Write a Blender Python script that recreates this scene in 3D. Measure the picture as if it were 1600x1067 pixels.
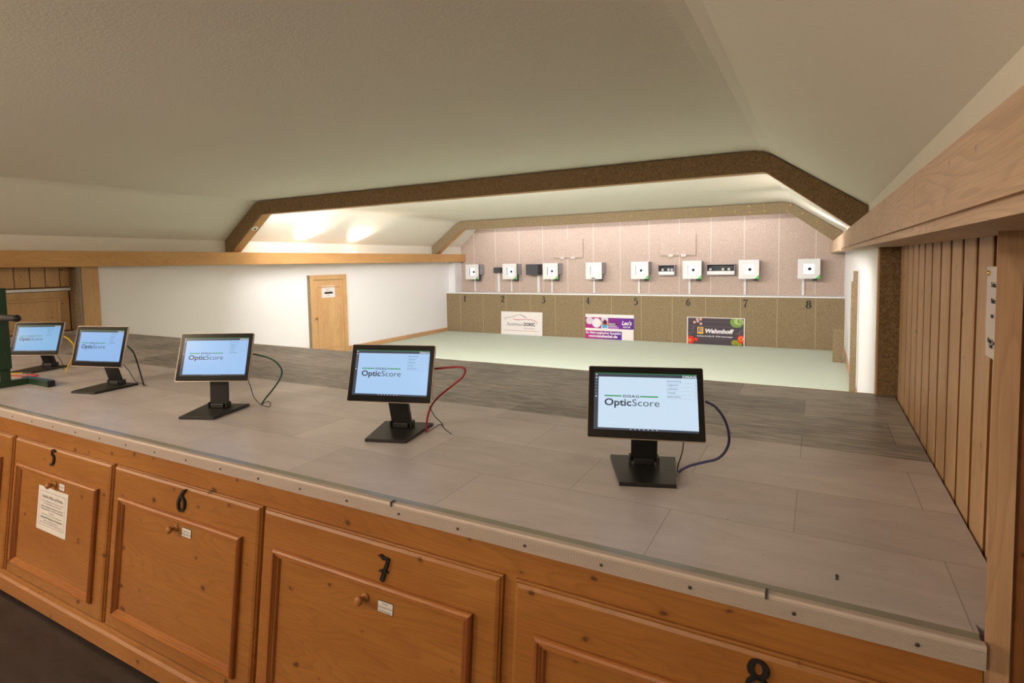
import bpy, bmesh, math, random
from mathutils import Vector, Matrix
random.seed(7)
for o in list(bpy.data.objects): bpy.data.objects.remove(o, do_unlink=True)
S = bpy.context.scene
COL = S.collection
H = 0.872                      # the bench top stands this high over the floor; all coordinates below are relative to the bench top
PI = math.pi
# ------------------------------------------------------------------ camera
cd = bpy.data.cameras.new('camera'); cam = bpy.data.objects.new('camera', cd); COL.objects.link(cam)
cd.sensor_width = 36; cd.lens = 36*878.7011/1600; cd.shift_x = 0.0; cd.shift_y = -(533.5-468.488)/1600
cd.clip_start = 0.02; cd.clip_end = 100
yaw, pitch, roll = 0.4982, -0.0659, -0.0176
fw = Vector((-math.sin(yaw)*math.cos(pitch), math.cos(yaw)*math.cos(pitch), math.sin(pitch)))
rt = Vector((math.cos(yaw), math.sin(yaw), 0)); up = rt.cross(fw)
r2 = rt*math.cos(roll)+up*math.sin(roll); u2 = up*math.cos(roll)-rt*math.sin(roll)
M = Matrix((r2, u2, -fw)).transposed().to_4x4(); M.translation = Vector((8.6435, -1.2398, 0.7011))
cam.matrix_world = M
S.camera = cam
# ------------------------------------------------------------------ colour management, world
S.view_settings.view_transform = 'Standard'; S.view_settings.look = 'None'
S.view_settings.exposure = 1.0; S.view_settings.gamma = 1.0
W = bpy.data.worlds.new('world'); S.world = W; W.use_nodes = True
W.node_tree.nodes['Background'].inputs[0].default_value = (1.0, 0.93, 0.85, 1)
W.node_tree.nodes['Background'].inputs[1].default_value = 0.05
# ------------------------------------------------------------------ lamps
def area(name, loc, direction, sx, sy, energy, color, spread=PI):
    l = bpy.data.lights.new(name, 'AREA'); l.shape = 'RECTANGLE'; l.size = sx; l.size_y = sy; l.energy = energy; l.color = color; l.spread = spread
    o = bpy.data.objects.new(name, l); COL.objects.link(o); o.location = loc
    o.rotation_euler = Vector(direction).to_track_quat('-Z', 'Y').to_euler(); return o
def spot(name, loc, direction, energy, color, angle, blend, rad=0.02):
    l = bpy.data.lights.new(name, 'SPOT'); l.energy = energy; l.color = color; l.spot_size = math.radians(angle); l.spot_blend = blend; l.shadow_soft_size = rad
    o = bpy.data.objects.new(name, l); COL.objects.link(o); o.location = loc
    o.rotation_euler = Vector(direction).to_track_quat('-Z', 'Y').to_euler(); return o
area('target_tube_light', (5.0, 9.46, 1.53), (0, 0.55, -1), 6.2, 0.06, 11.5, (1.0, 0.97, 1.06))
area('range_tube_light', (5.0, 4.24, 1.53), (0, 1, -0.22), 6.4, 0.10, 118, (1.0, 0.96, 0.98))
def globe(name, loc, energy, color, rad):
    l = bpy.data.lights.new(name, 'POINT'); l.energy = energy; l.color = color; l.shadow_soft_size = rad
    o = bpy.data.objects.new(name, l); COL.objects.link(o); o.location = loc; return o
globe('room_globe_light', (1.7, -2.6, 1.18), 62, (1.0, 0.82, 0.64), 0.10)
globe('room_globe_light', (5.0, -2.3, 1.18), 62, (1.0, 0.82, 0.64), 0.10)
globe('room_globe_light', (7.6, -2.9, 1.18), 38, (1.0, 0.82, 0.64), 0.10)
for uy in (5.28, 6.46):
    spot('uplight_lamp', (1.19, uy, 0.955), (0.42, 0.10, 1), 17, (1.0, 0.87, 0.77), 100, 0.6)
for uy in (6.0, 7.7):
    spot('uplight_lamp', (8.905, uy, 0.955), (-0.42, 0.10, 1), 14, (1.0, 0.90, 0.80), 100, 0.6)

# ------------------------------------------------------------------ materials
def srgb(r, g, b):
    f = lambda c: (c/255/12.92) if c/255 <= 0.04045 else ((c/255+0.055)/1.055)**2.4
    return (f(r), f(g), f(b), 1)
class NT:
    def __init__(s, name):
        s.m = bpy.data.materials.new(name); s.m.use_nodes = True; s.t = s.m.node_tree; s.b = s.t.nodes['Principled BSDF']
    def n(s, typ, **kw):
        x = s.t.nodes.new(typ)
        for k, v in kw.items():
            if k in ('operation', 'data_type', 'blend_type', 'noise_dimensions', 'feature', 'offset', 'offset_frequency', 'squash'): setattr(x, k, v)
        return x
    def l(s, a, b): s.t.links.new(a, b)
    def coord(s, scale, rot=(0, 0, 0), loc=(0, 0, 0)):
        tc = s.n('ShaderNodeTexCoord'); mp = s.n('ShaderNodeMapping'); mp.inputs['Scale'].default_value = scale; mp.inputs['Rotation'].default_value = rot; mp.inputs['Location'].default_value = loc
        s.l(tc.outputs['Object'], mp.inputs['Vector']); return mp.outputs['Vector']
    def noise(s, vec, scale, detail=4, rough=0.55, dist=0):
        x = s.n('ShaderNodeTexNoise'); x.inputs['Scale'].default_value = scale; x.inputs['Detail'].default_value = detail; x.inputs['Roughness'].default_value = rough; x.inputs['Distortion'].default_value = dist
        s.l(vec, x.inputs['Vector']); return x.outputs['Fac']
    def ramp(s, fac, stops):
        x = s.n('ShaderNodeValToRGB'); e = x.color_ramp.elements
        while len(e) < len(stops): e.new(0.5)
        for i, (p, c) in enumerate(stops): e[i].position = p; e[i].color = c if len(c) == 4 else (*c, 1)
        s.l(fac, x.inputs[0]); return x.outputs['Color']
    def mix(s, fac, a, b, typ='MIX'):
        x = s.n('ShaderNodeMix', data_type='RGBA', blend_type=typ)
        for i, v in ((0, fac), (6, a), (7, b)):
            if isinstance(v, (float, int)): x.inputs[i].default_value = v
            elif isinstance(v, tuple): x.inputs[i].default_value = v
            else: s.l(v, x.inputs[i])
        return x.outputs[2]
    def math(s, op, a, b=0.0):
        x = s.n('ShaderNodeMath', operation=op)
        for i, v in ((0, a), (1, b)):
            if isinstance(v, (float, int)): x.inputs[i].default_value = v
            else: s.l(v, x.inputs[i])
        return x.outputs[0]
    def bump(s, h, strength, dist=0.01):
        x = s.n('ShaderNodeBump'); x.inputs['Strength'].default_value = strength; x.inputs['Distance'].default_value = dist
        s.l(h, x.inputs['Height']); s.l(x.outputs[0], s.b.inputs['Normal'])
    def set(s, col=None, rough=0.6, metal=0.0, spec=0.5):
        if col is not None:
            if isinstance(col, tuple): s.b.inputs['Base Color'].default_value = col
            else: s.l(col, s.b.inputs['Base Color'])
        s.b.inputs['Roughness'].default_value = rough; s.b.inputs['Metallic'].default_value = metal; s.b.inputs['Specular IOR Level'].default_value = spec
        return s.m
def plain(name, col, rough=0.6, metal=0.0, spec=0.5):
    # a light mottle keeps plain paint and plastic from looking flat
    t = NT(name); n = t.noise(t.coord((1, 1, 1)), 30, 2)
    dark = tuple(c*0.9 for c in col[:3])+(1,)
    return t.set(t.mix(n, dark, col), rough, metal, spec)
def emit(name, col, strength, base=(0.02, 0.02, 0.02, 1), rough=0.3, spec=0.5):
    t = NT(name); t.set(base, rough, 0, spec); t.b.inputs['Emission Color'].default_value = col; t.b.inputs['Emission Strength'].default_value = strength; return t.m
def wood(name, light, dark, axis, knots=1.0, rough=0.45, knotcol=(0.075, 0.026, 0.008, 1), grain=1.0, spec=0.4, seed=0.0, flat='Y'):
    t = NT(name)
    ai = 'XYZ'.index(axis)
    def sc(al, ac):
        v = [ac]*3; v[ai] = al; return tuple(v)
    off = (seed, seed*1.7, seed*0.6)
    warp = t.noise(t.coord(sc(0.42, 4.0), loc=off), 1.6, 2, 0.5, 0.35)   # slow wander of the year rings
    g2 = t.noise(t.coord(sc(1.6, 90), loc=off), 3.0, 4, 0.65, 0.2)     # fine fibres
    g3 = t.noise(t.coord(sc(1.1, 26), loc=off), 2.5, 3, 0.6, 0.3)      # streaks
    big = t.noise(t.coord(sc(0.8, 2.5), loc=off), 1.9, 4, 0.6)
    saw = t.math('FRACT', t.math('MULTIPLY', warp, 26.0))
    ring = t.ramp(saw, [(0.0, (0, 0, 0)), (0.55, (0.25, 0.25, 0.25)), (0.88, (1, 1, 1)), (1.0, (0.0, 0.0, 0.0))])
    deep = tuple(x*0.6 for x in dark[:3])+(1,)
    c = t.mix(t.ramp(big, [(0.30, (0, 0, 0)), (0.72, (1, 1, 1))]), light, dark)
    c = t.mix(t.math('MULTIPLY', ring, 0.34*grain), c, deep)
    c = t.mix(t.math('MULTIPLY', t.ramp(g3, [(0.38, (0, 0, 0)), (0.70, (1, 1, 1))]), 0.38*grain), c, dark)
    c = t.mix(t.math('MULTIPLY', t.ramp(g2, [(0.35, (0, 0, 0)), (0.75, (1, 1, 1))]), 0.35*grain), c, deep)
    if knots > 0:
        v = t.n('ShaderNodeTexVoronoi'); v.voronoi_dimensions = '2D'; v.inputs['Scale'].default_value = 8.5; v.inputs['Randomness'].default_value = 1.0
        sx = t.n('ShaderNodeSeparateXYZ'); cx = t.n('ShaderNodeCombineXYZ'); kc = t.n('ShaderNodeVectorMath', operation='ADD'); nz = t.n('ShaderNodeTexNoise'); nz.inputs['Scale'].default_value = 22; ks = t.n('ShaderNodeVectorMath', operation='SCALE'); ks.inputs['Scale'].default_value = 0.022
        t.l(t.coord((1, 1, 1)), nz.inputs['Vector']); t.l(nz.outputs['Color'], ks.inputs[0]); t.l(ks.outputs[0], kc.inputs[0]); t.l(t.coord(sc(0.70, 1.0), loc=off), kc.inputs[1]); t.l(kc.outputs[0], sx.inputs[0])
        da = 'XYZ'.index(flat); rest = [q for q in range(3) if q != da]
        t.l(sx.outputs[rest[0]], cx.inputs[0]); t.l(sx.outputs[rest[1]], cx.inputs[1]); t.l(cx.outputs[0], v.inputs['Vector'])
        sep = t.n('ShaderNodeSeparateColor'); t.l(v.outputs['Color'], sep.inputs[0])
        size = t.math('MULTIPLY', t.math('MAXIMUM', t.math('SUBTRACT', sep.outputs[0], 0.25), 0.0), 0.115*knots)
        d = t.math('SUBTRACT', size, v.outputs['Distance'])
        k = t.ramp(t.math('ADD', t.math('MULTIPLY', d, 16.0), 0.5), [(0.30, (0, 0, 0)), (1.0, (1, 1, 1))])
        c = t.mix(t.math('MULTIPLY', k, 0.92), c, knotcol)
        halo = t.ramp(t.math('ADD', t.math('MULTIPLY', d, 5.0), 0.5), [(0.15, (0, 0, 0)), (0.6, (1, 1, 1))])
        c = t.mix(t.math('MULTIPLY', halo, 0.22), c, tuple(x*0.45 for x in dark[:3])+(1,))
    t.set(c, rough, 0, spec); t.bump(g2, 0.08, 0.003); return t.m
def fibre(name, light, dark, rough=0.95, fine=60):                            # pressed wood-fibre board
    t = NT(name); v = t.coord((1, 1, 1))
    a = t.noise(v, fine, 5, 0.7, 2.5); b = t.noise(v, fine*0.36, 5, 0.7, 3.0); big = t.noise(v, 2.2, 3)
    f = t.math('ADD', t.math('MULTIPLY', a, 0.6), t.math('MULTIPLY', b, 0.4))
    c = t.ramp(f, [(0.40, dark), (0.60, light)])
    c = t.mix(t.math('MULTIPLY', big, 0.35), c, tuple(x*0.72 for x in light[:3])+(1,))
    t.set(c, rough, 0, 0.15); t.bump(f, 0.35, 0.004); return t.m
def plaster(name, col, rough=0.9, bump=0.25, stain=0.06):
    t = NT(name); v = t.coord((1, 1, 1))
    n = t.noise(v, 60, 5, 0.65); s = t.noise(v, 1.1, 5, 0.6)
    c = t.mix(t.math('MULTIPLY', s, stain*2), col, tuple(x*0.75 for x in col[:3])+(1,))
    fleck = t.ramp(t.noise(v, 22, 3, 0.7), [(0.27, (1, 1, 1)), (0.31, (0, 0, 0))])
    c = t.mix(t.math('MULTIPLY', fleck, 0.25), c, tuple(x*0.55 for x in col[:3])+(1,))
    t.set(c, rough, 0, 0.2); t.bump(n, bump, 0.004); return t.m
def tiles(name, light, dark, seam, bw, rh, loc=(0, 0, 0), rough=0.4, grain=(1.5, 18, 18), seamw=0.002, contrast=1.0, spec=0.4, specks=False, hi=0.72):
    t = NT(name)
    br = t.n('ShaderNodeTexBrick', offset=0.5, offset_frequency=2)
    br.inputs['Scale'].default_value = 1.0; br.inputs['Brick Width'].default_value = bw; br.inputs['Row Height'].default_value = rh
    br.inputs['Mortar Size'].default_value = seamw; br.inputs['Mortar Smooth'].default_value = 0.3
    br.inputs['Color1'].default_value = (0, 0, 0, 1); br.inputs['Color2'].default_value = (1, 1, 1, 1); br.inputs['Mortar'].default_value = (0.5, 0.5, 0.5, 1); br.inputs['Bias'].default_value = 0
    t.l(t.coord((1, 1, 1), loc=loc), br.inputs['Vector'])
    sep = t.n('ShaderNodeSeparateColor'); t.l(br.outputs['Color'], sep.inputs[0])
    g = t.noise(t.coord(grain), 2.5, 6, 0.65, 0.8); big = t.noise(t.coord((1, 1, 1)), 1.6, 3)
    f = t.math('ADD', t.math('MULTIPLY', t.math('SUBTRACT', g, 0.5), 1.5*contrast), t.math('MULTIPLY', t.math('SUBTRACT', sep.outputs[0], 0.5), 0.24))
    f = t.math('ADD', t.math('ADD', f, 0.48), t.math('MULTIPLY', t.math('SUBTRACT', big, 0.5), 0.45))
    c = t.ramp(f, [(0.22, dark), (hi, light)])
    c = t.mix(t.math('MULTIPLY', br.outputs['Fac'], 0.8), c, seam)
    if specks:
        vo = t.n('ShaderNodeTexVoronoi'); vo.voronoi_dimensions = '2D'; vo.inputs['Scale'].default_value = 9.0; t.l(t.coord((1, 1, 1)), vo.inputs['Vector'])
        se = t.n('ShaderNodeSeparateColor'); t.l(vo.outputs['Color'], se.inputs[0])
        rad = t.math('MULTIPLY', t.math('MAXIMUM', t.math('SUBTRACT', se.outputs[0], 0.55), 0.0), 0.055)
        dot = t.ramp(t.math('ADD', t.math('MULTIPLY', t.math('SUBTRACT', rad, vo.outputs['Distance']), 60.0), 0.5), [(0.4, (0, 0, 0)), (0.8, (1, 1, 1))])
        c = t.mix(t.math('MULTIPLY', dot, 0.75), c, (0.06, 0.05, 0.04, 1))
    t.set(c, rough, 0, spec); t.bump(g, 0.05*contrast, 0.002); return t.m

m_ceil = plaster('ceiling_plaster', (0.78, 0.74, 0.64, 1), bump=0.4)
m_wall = plaster('wall_plaster', (0.86, 0.845, 0.845, 1), bump=0.15, stain=0.09)
m_dimwall = plaster('rear_wall_paint', (0.30, 0.27, 0.24, 1))
m_pine_cab = wood('oiled_pine_horizontal', (0.43, 0.185, 0.042, 1), (0.31, 0.115, 0.022, 1), 'X', 1.0, 0.42)
m_pine_cabv = wood('oiled_pine_vertical', (0.44, 0.18, 0.046, 1), (0.32, 0.11, 0.024, 1), 'Z', 0.8, 0.42, seed=3.1)
m_pine_mould = wood('oiled_pine_moulding', (0.45, 0.182, 0.044, 1), (0.34, 0.115, 0.024, 1), 'X', 0.25, 0.38, seed=5.0)
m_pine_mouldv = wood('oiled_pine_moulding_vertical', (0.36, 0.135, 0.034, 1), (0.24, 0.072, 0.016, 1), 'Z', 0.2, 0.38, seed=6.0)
m_slat = wood('pine_slat', (0.68, 0.45, 0.25, 1), (0.52, 0.31, 0.155, 1), 'Z', 0.55, 0.5, seed=1.2, flat='X')
m_slatgap = wood('pine_backing', (0.22, 0.085, 0.022, 1), (0.14, 0.05, 0.012, 1), 'Z', 0.2, 0.6)
m_panel = wood('light_pine_panel', (0.66, 0.42, 0.20, 1), (0.52, 0.305, 0.125, 1), 'Z', 0.9, 0.5, seed=7.3, flat='X')
m_slatedge = wood('shaded_slat_edge', (0.26, 0.105, 0.025, 1), (0.18, 0.065, 0.014, 1), 'Z', 0.0, 0.5, seed=1.9)
m_post = wood('pine_post', (0.66, 0.44, 0.26, 1), (0.52, 0.31, 0.165, 1), 'Z', 0.3, 0.5, seed=2.4)
m_postdark = wood('oiled_pine_board', (0.44, 0.19, 0.055, 1), (0.30, 0.11, 0.03, 1), 'Z', 0.6, 0.45, seed=4.4)
m_beamR = wood('planed_spruce_beam', (0.72, 0.53, 0.37, 1), (0.56, 0.385, 0.25, 1), 'Y', 0.35, 0.55, seed=0.7, grain=1.4, flat='X')
m_beamL = wood('oiled_spruce_beam', (0.66, 0.38, 0.15, 1), (0.54, 0.28, 0.095, 1), 'Y', 0.35, 0.5, seed=8.2, flat='X')
m_doorwood = wood('light_pine_door', (0.72, 0.46, 0.22, 1), (0.58, 0.33, 0.14, 1), 'Z', 0.5, 0.5, seed=9.1, flat='X')
m_base = wood('pine_skirting', (0.70, 0.43, 0.22, 1), (0.56, 0.32, 0.15, 1), 'Y', 0.1, 0.5, seed=9.9)
m_knob = wood('turned_pine_knob', (0.50, 0.24, 0.07, 1), (0.34, 0.14, 0.04, 1), 'Y', 0.0, 0.35)
m_fibre = fibre('brown_fibreboard', (0.40, 0.305, 0.18, 1), (0.14, 0.10, 0.05, 1), fine=75)
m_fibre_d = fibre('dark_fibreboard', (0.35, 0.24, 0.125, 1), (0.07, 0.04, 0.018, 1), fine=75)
m_fibre_l = fibre('pale_fibreboard', (0.68, 0.55, 0.46, 1), (0.40, 0.30, 0.235, 1), fine=62)
m_batten = plain('joint_tape', (0.76, 0.665, 0.60, 1), 0.9, 0, 0.1)
m_batten2 = plain('joint_tape_brown', (0.42, 0.325, 0.19, 1), 0.9, 0, 0.1)
def matfloor():
    t = NT('pale_green_needle_felt'); n = t.noise(t.coord((1, 1, 1)), 140, 4, 0.7); s = t.noise(t.coord((1.0, 2.5, 1)), 1.5, 4)
    c = t.mix(t.math('MULTIPLY', s, 0.3), (0.52, 0.575, 0.475, 1), (0.44, 0.495, 0.40, 1)); t.set(c, 0.95, 0, 0.1); t.bump(n, 0.2, 0.003); return t.m
m_mat = matfloor()
m_top = tiles('bench_vinyl', (0.72, 0.66, 0.67, 1), (0.50, 0.45, 0.45, 1), (0.27, 0.235, 0.21, 1), 0.62, 0.305, loc=(0.43, 0.065, 0), rough=0.33, grain=(1.2, 4, 4), contrast=0.45, seamw=0.0014, specks=True)
m_plank = tiles('bench_vinyl_wood_decor', (0.78, 0.735, 0.71, 1), (0.16, 0.140, 0.125, 1), (0.13, 0.11, 0.095, 1), 0.62, 0.305, loc=(0.43, 0.065, 0), rough=0.42, grain=(2.2, 22, 22), seamw=0.0016, contrast=1.0, hi=1.0)
m_floor = tiles('floor_slate_vinyl', (0.040, 0.031, 0.030, 1), (0.018, 0.0135, 0.013, 1), (0.05, 0.04, 0.037, 1), 0.9, 0.45, rough=0.38, grain=(3, 8, 8), seamw=0.002)
m_band = plain('clear_edge_film', (0.33, 0.32, 0.26, 1), 0.25)
m_alu = plain('anodised_aluminium', (0.58, 0.49, 0.43, 1), 0.6, 0.15)
m_groove = plain('aluminium_groove', (0.30, 0.24, 0.21, 1), 0.5, 0.3)
m_screw = plain('screw_steel', (0.16, 0.14, 0.13, 1), 0.4, 0.8)
m_black = plain('black_powder_coat', (0.016, 0.015, 0.014, 1), 0.42)
m_blackgloss = plain('black_bezel_glass', (0.006, 0.006, 0.007, 1), 0.04, 0, 0.35)
m_rim = plain('champagne_aluminium', (0.55, 0.44, 0.36, 1), 0.3, 0.6)
m_housing = plain('grey_housing', (0.30, 0.26, 0.23, 1), 0.45, 0.3)
m_numeral = plain('black_iron_numeral', (0.010, 0.009, 0.008, 1), 0.5)
m_paper = plain('white_paper', (0.74, 0.70, 0.67, 1), 0.85, 0, 0.1)
m_ink = plain('black_print', (0.04, 0.035, 0.035, 1), 0.8, 0, 0.1)
m_inkgrey = plain('grey_print', (0.22, 0.21, 0.21, 1), 0.8, 0, 0.1)
m_white = plain('white_lacquer', (0.80, 0.80, 0.78, 1), 0.5)
m_tgtgrey = plain('grey_sheet_metal', (0.36, 0.34, 0.35, 1), 0.5, 0.2)
m_dark = plain('dark_plastic', (0.055, 0.055, 0.06, 1), 0.55)
m_green = plain('signal_green', (0.10, 0.55, 0.10, 1), 0.5)
m_lit = emit('lit_target_panel', (1.0, 0.98, 0.94, 1), 0.9, (0.8, 0.8, 0.8, 1))
m_uplit = emit('lit_bulb', (1.0, 0.85, 0.65, 1), 14.0)
def worn():
    t = NT('worn_green_paint'); n = t.noise(t.coord((1, 1, 0.35)), 38, 5, 0.75, 0.6)
    c = t.mix(t.ramp(n, [(0.60, (0, 0, 0)), (0.68, (1, 1, 1))]), (0.018, 0.048, 0.022, 1), (0.16, 0.15, 0.115, 1)); return t.set(c, 0.38)
m_stand = worn()
m_standgrip = plain('worn_black_grip', (0.05, 0.047, 0.043, 1), 0.6)
m_cable = {k: plain(n, c, 0.45) for k, n, c in (('8', 'blue_cable', (0.030, 0.026, 0.11, 1)), ('7', 'red_cable', (0.36, 0.008, 0.022, 1)), ('6', 'green_cable', (0.010, 0.075, 0.045, 1)), ('5', 'dark_cable', (0.012, 0.022, 0.026, 1)), ('4', 'yellow_cable', (0.78, 0.52, 0.02, 1)), ('t', 'black_cable', (0.012, 0.012, 0.014, 1)), ('r', 'bright_red_cable', (0.62, 0.012, 0.015, 1)))}
def flat(name, r, g, b): return plain(name, srgb(r, g, b), 0.6, 0, 0.2)

# ------------------------------------------------------------------ mesh builder
class MB:
    def __init__(s): s.v = []; s.f = []; s.mi = []; s.sm = []
    def add(s, vs, fs, mi=0, smooth=False):
        o = len(s.v); s.v += [tuple(v) for v in vs]
        for f in fs: s.f.append(tuple(i+o for i in f)); s.mi.append(mi); s.sm.append(smooth)
        return s
    def box(s, x0, x1, y0, y1, z0, z1, mi=0, ch=0.0):
        if ch <= 0:
            vs = [(x, y, z) for z in (z0, z1) for y in (y0, y1) for x in (x0, x1)]
            return s.add(vs, [(0, 2, 3, 1), (4, 5, 7, 6), (0, 1, 5, 4), (2, 6, 7, 3), (0, 4, 6, 2), (1, 3, 7, 5)], mi)
        bm = bmesh.new(); bmesh.ops.create_cube(bm, size=1.0)
        for v in bm.verts: v.co = Vector(((x0+x1)/2+v.co.x*(x1-x0), (y0+y1)/2+v.co.y*(y1-y0), (z0+z1)/2+v.co.z*(z1-z0)))
        bmesh.ops.bevel(bm, geom=list(bm.edges), offset=ch, segments=2, profile=0.5, affect='EDGES')
        bm.verts.index_update(); s.add([v.co for v in bm.verts], [[v.index for v in f.verts] for f in bm.faces], mi); bm.free(); return s
    def prism(s, poly, fn0, fn1, mi=0, caps=True):
        # poly: 2-D outline; fn0/fn1 map it to the two end sections
        n = len(poly); vs = [fn0(*p) for p in poly]+[fn1(*p) for p in poly]
        fs = [(i, (i+1) % n, n+(i+1) % n, n+i) for i in range(n)]
        if caps: fs += [tuple(range(n))[::-1], tuple(range(n, 2*n))]
        return s.add(vs, fs, mi)
    def quad(s, a, b, c, d, mi=0): return s.add([a, b, c, d], [(0, 1, 2, 3)], mi)
    def tube(s, pts, r, mi=0, seg=8, smooth=True, caps=True):
        pts = [Vector(p) for p in pts]; n = len(pts); rr = r if isinstance(r, (list, tuple)) else [r]*n
        vs = []; prev = None
        for i, p in enumerate(pts):
            t = (pts[min(i+1, n-1)]-pts[max(i-1, 0)]).normalized()
            if prev is None:
                a = Vector((0, 0, 1)) if abs(t.z) < 0.9 else Vector((1, 0, 0)); nrm = t.cross(a).normalized()
            else: nrm = (prev-t*prev.dot(t)).normalized()
            prev = nrm; bn = t.cross(nrm)
            vs += [p+(nrm*math.cos(2*PI*k/seg)+bn*math.sin(2*PI*k/seg))*rr[i] for k in range(seg)]
        fs = [(i*seg+k, i*seg+(k+1) % seg, (i+1)*seg+(k+1) % seg, (i+1)*seg+k) for i in range(n-1) for k in range(seg)]
        if caps: fs += [tuple(range(seg))[::-1], tuple(range((n-1)*seg, n*seg))]
        return s.add(vs, fs, mi, smooth)
    def lathe(s, prof, fn, mi=0, seg=20):
        # prof: (radius, height); fn maps (x, y, h)
        vs = [fn(r*math.cos(2*PI*k/seg), r*math.sin(2*PI*k/seg), h) for r, h in prof for k in range(seg)]; n = len(prof)
        fs = [(i*seg+k, i*seg+(k+1) % seg, (i+1)*seg+(k+1) % seg, (i+1)*seg+k) for i in range(n-1) for k in range(seg)]
        fs += [tuple(range(seg))[::-1], tuple(range((n-1)*seg, n*seg))]
        return s.add(vs, fs, mi, True)
    def ribbon(s, pts, ws, fn, d, mi=0):
        # brush stroke of varying width in 2-D, given thickness d; fn maps (u, v, depth)
        P = [Vector((a, b)) for a, b in pts]; n = len(P); L = []; Rr = []
        for i in range(n):
            t = (P[min(i+1, n-1)]-P[max(i-1, 0)]).normalized(); nn = Vector((-t.y, t.x)); w = ws[i] if isinstance(ws, (list, tuple)) else ws
            L.append(P[i]+nn*w/2); Rr.append(P[i]-nn*w/2)
        for i in range(n-1):
            q = [L[i], L[i+1], Rr[i+1], Rr[i]]
            s.add([fn(p.x, p.y, 0) for p in q]+[fn(p.x, p.y, d) for p in q], [(0, 3, 2, 1), (4, 5, 6, 7), (0, 1, 5, 4), (1, 2, 6, 5), (2, 3, 7, 6), (3, 0, 4, 7)], mi)
        return s
    def ellipse(s, cx, cy, rx, ry, fn, mi=0, seg=20):
        return s.add([fn(cx+rx*math.cos(2*PI*k/seg), cy+ry*math.sin(2*PI*k/seg)) for k in range(seg)], [tuple(range(seg))], mi)
    def text(s, body, size, fn, mi=0, bold=0.0, align='LEFT', width=None, shear=0.0, spacing=1.0):
        c = bpy.data.curves.new('t', 'FONT'); c.body = body; c.size = size; c.offset = bold; c.align_x = align; c.shear = shear; c.space_character = spacing; c.resolution_u = 3
        o = bpy.data.objects.new('t', c); COL.objects.link(o)
        dg = bpy.context.evaluated_depsgraph_get(); me = o.evaluated_get(dg).to_mesh()
        co = [v.co.copy() for v in me.vertices]; fs = [tuple(p.vertices) for p in me.polygons]; o.evaluated_get(dg).to_mesh_clear()
        bpy.data.objects.remove(o); bpy.data.curves.remove(c)
        if not co: return s
        k = 1.0
        if width:
            w = max(v.x for v in co)-min(v.x for v in co); k = width/w
        return s.add([fn(v.x*k, v.y) for v in co], fs, mi)
    def build(s, name, mats, parent=None, loc=(0, 0, 0), rot=(0, 0, 0), recalc=True):
        me = bpy.data.meshes.new(name); me.from_pydata(s.v, [], s.f)
        for m in (mats if isinstance(mats, (list, tuple)) else [mats]): me.materials.append(m)
        for p, i, sm in zip(me.polygons, s.mi, s.sm): p.material_index = i; p.use_smooth = sm
        if recalc:
            bm = bmesh.new(); bm.from_mesh(me); bmesh.ops.recalc_face_normals(bm, faces=bm.faces); bm.to_mesh(me); bm.free()
        me.update(); o = bpy.data.objects.new(name, me); COL.objects.link(o)
        o.parent = parent; o.location = loc; o.rotation_euler = rot; return o
def thing(name, label, cat, loc=(0, 0, 0), rot=(0, 0, 0), group=None):
    o = bpy.data.objects.new(name, None); COL.objects.link(o); o.empty_display_size = 0.1; o.location = loc; o.rotation_euler = rot
    o['label'] = label; o['category'] = cat
    if group: o['group'] = group
    return o
def tag(o, label, cat, group=None):
    o['label'] = label; o['category'] = cat
    if group: o['group'] = group
    return o
def struct(o): o['kind'] = 'structure'; return o
def smooth_path(pts, n=6):
    P = [Vector(p) for p in pts]; out = []
    for i in range(len(P)-1):
        p0, p1, p2, p3 = P[max(i-1, 0)], P[i], P[i+1], P[min(i+2, len(P)-1)]
        for k in range(n):
            t = k/n; out.append(0.5*((2*p1)+(p2-p0)*t+(2*p0-5*p1+4*p2-p3)*t*t+(3*p1-p0-3*p2+p3)*t*t*t))
    out.append(P[-1]); return out

# ------------------------------------------------------------------ the room
ZF = -H
XL, XR = 1.007, 9.05           # white side walls of the range
D, D2 = 10.013, 9.593          # target wall, lower front panel
# ceiling: flat middle, two slopes, knee strips down to the beams
def section(kl):
    return [(kl, 0.80), (kl, 1.095), (1.66, 1.533), (1.72, 1.574), (1.79, 1.604), (1.87, 1.617), (8.08, 1.617), (8.15, 1.613), (8.22, 1.602), (8.285, 1.577), (8.985, 1.10), (8.985, 0.80)]
mb = MB(); st = [(-4.6, 1.05), (9.02, 1.05), (9.12, 1.13), (10.06, 1.163)]
rows = [[(x, y, z) for x, z in section(k)] for y, k in st]
n = len(rows[0]); mb.add([p for r in rows for p in r], [(j*n+i, j*n+i+1, (j+1)*n+i+1, (j+1)*n+i) for j in range(len(st)-1) for i in range(n-1)])
c = struct(mb.build('ceiling', m_ceil)); sm = c.modifiers.new('thick', 'SOLIDIFY'); sm.thickness = 0.06; sm.offset = -1
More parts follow.
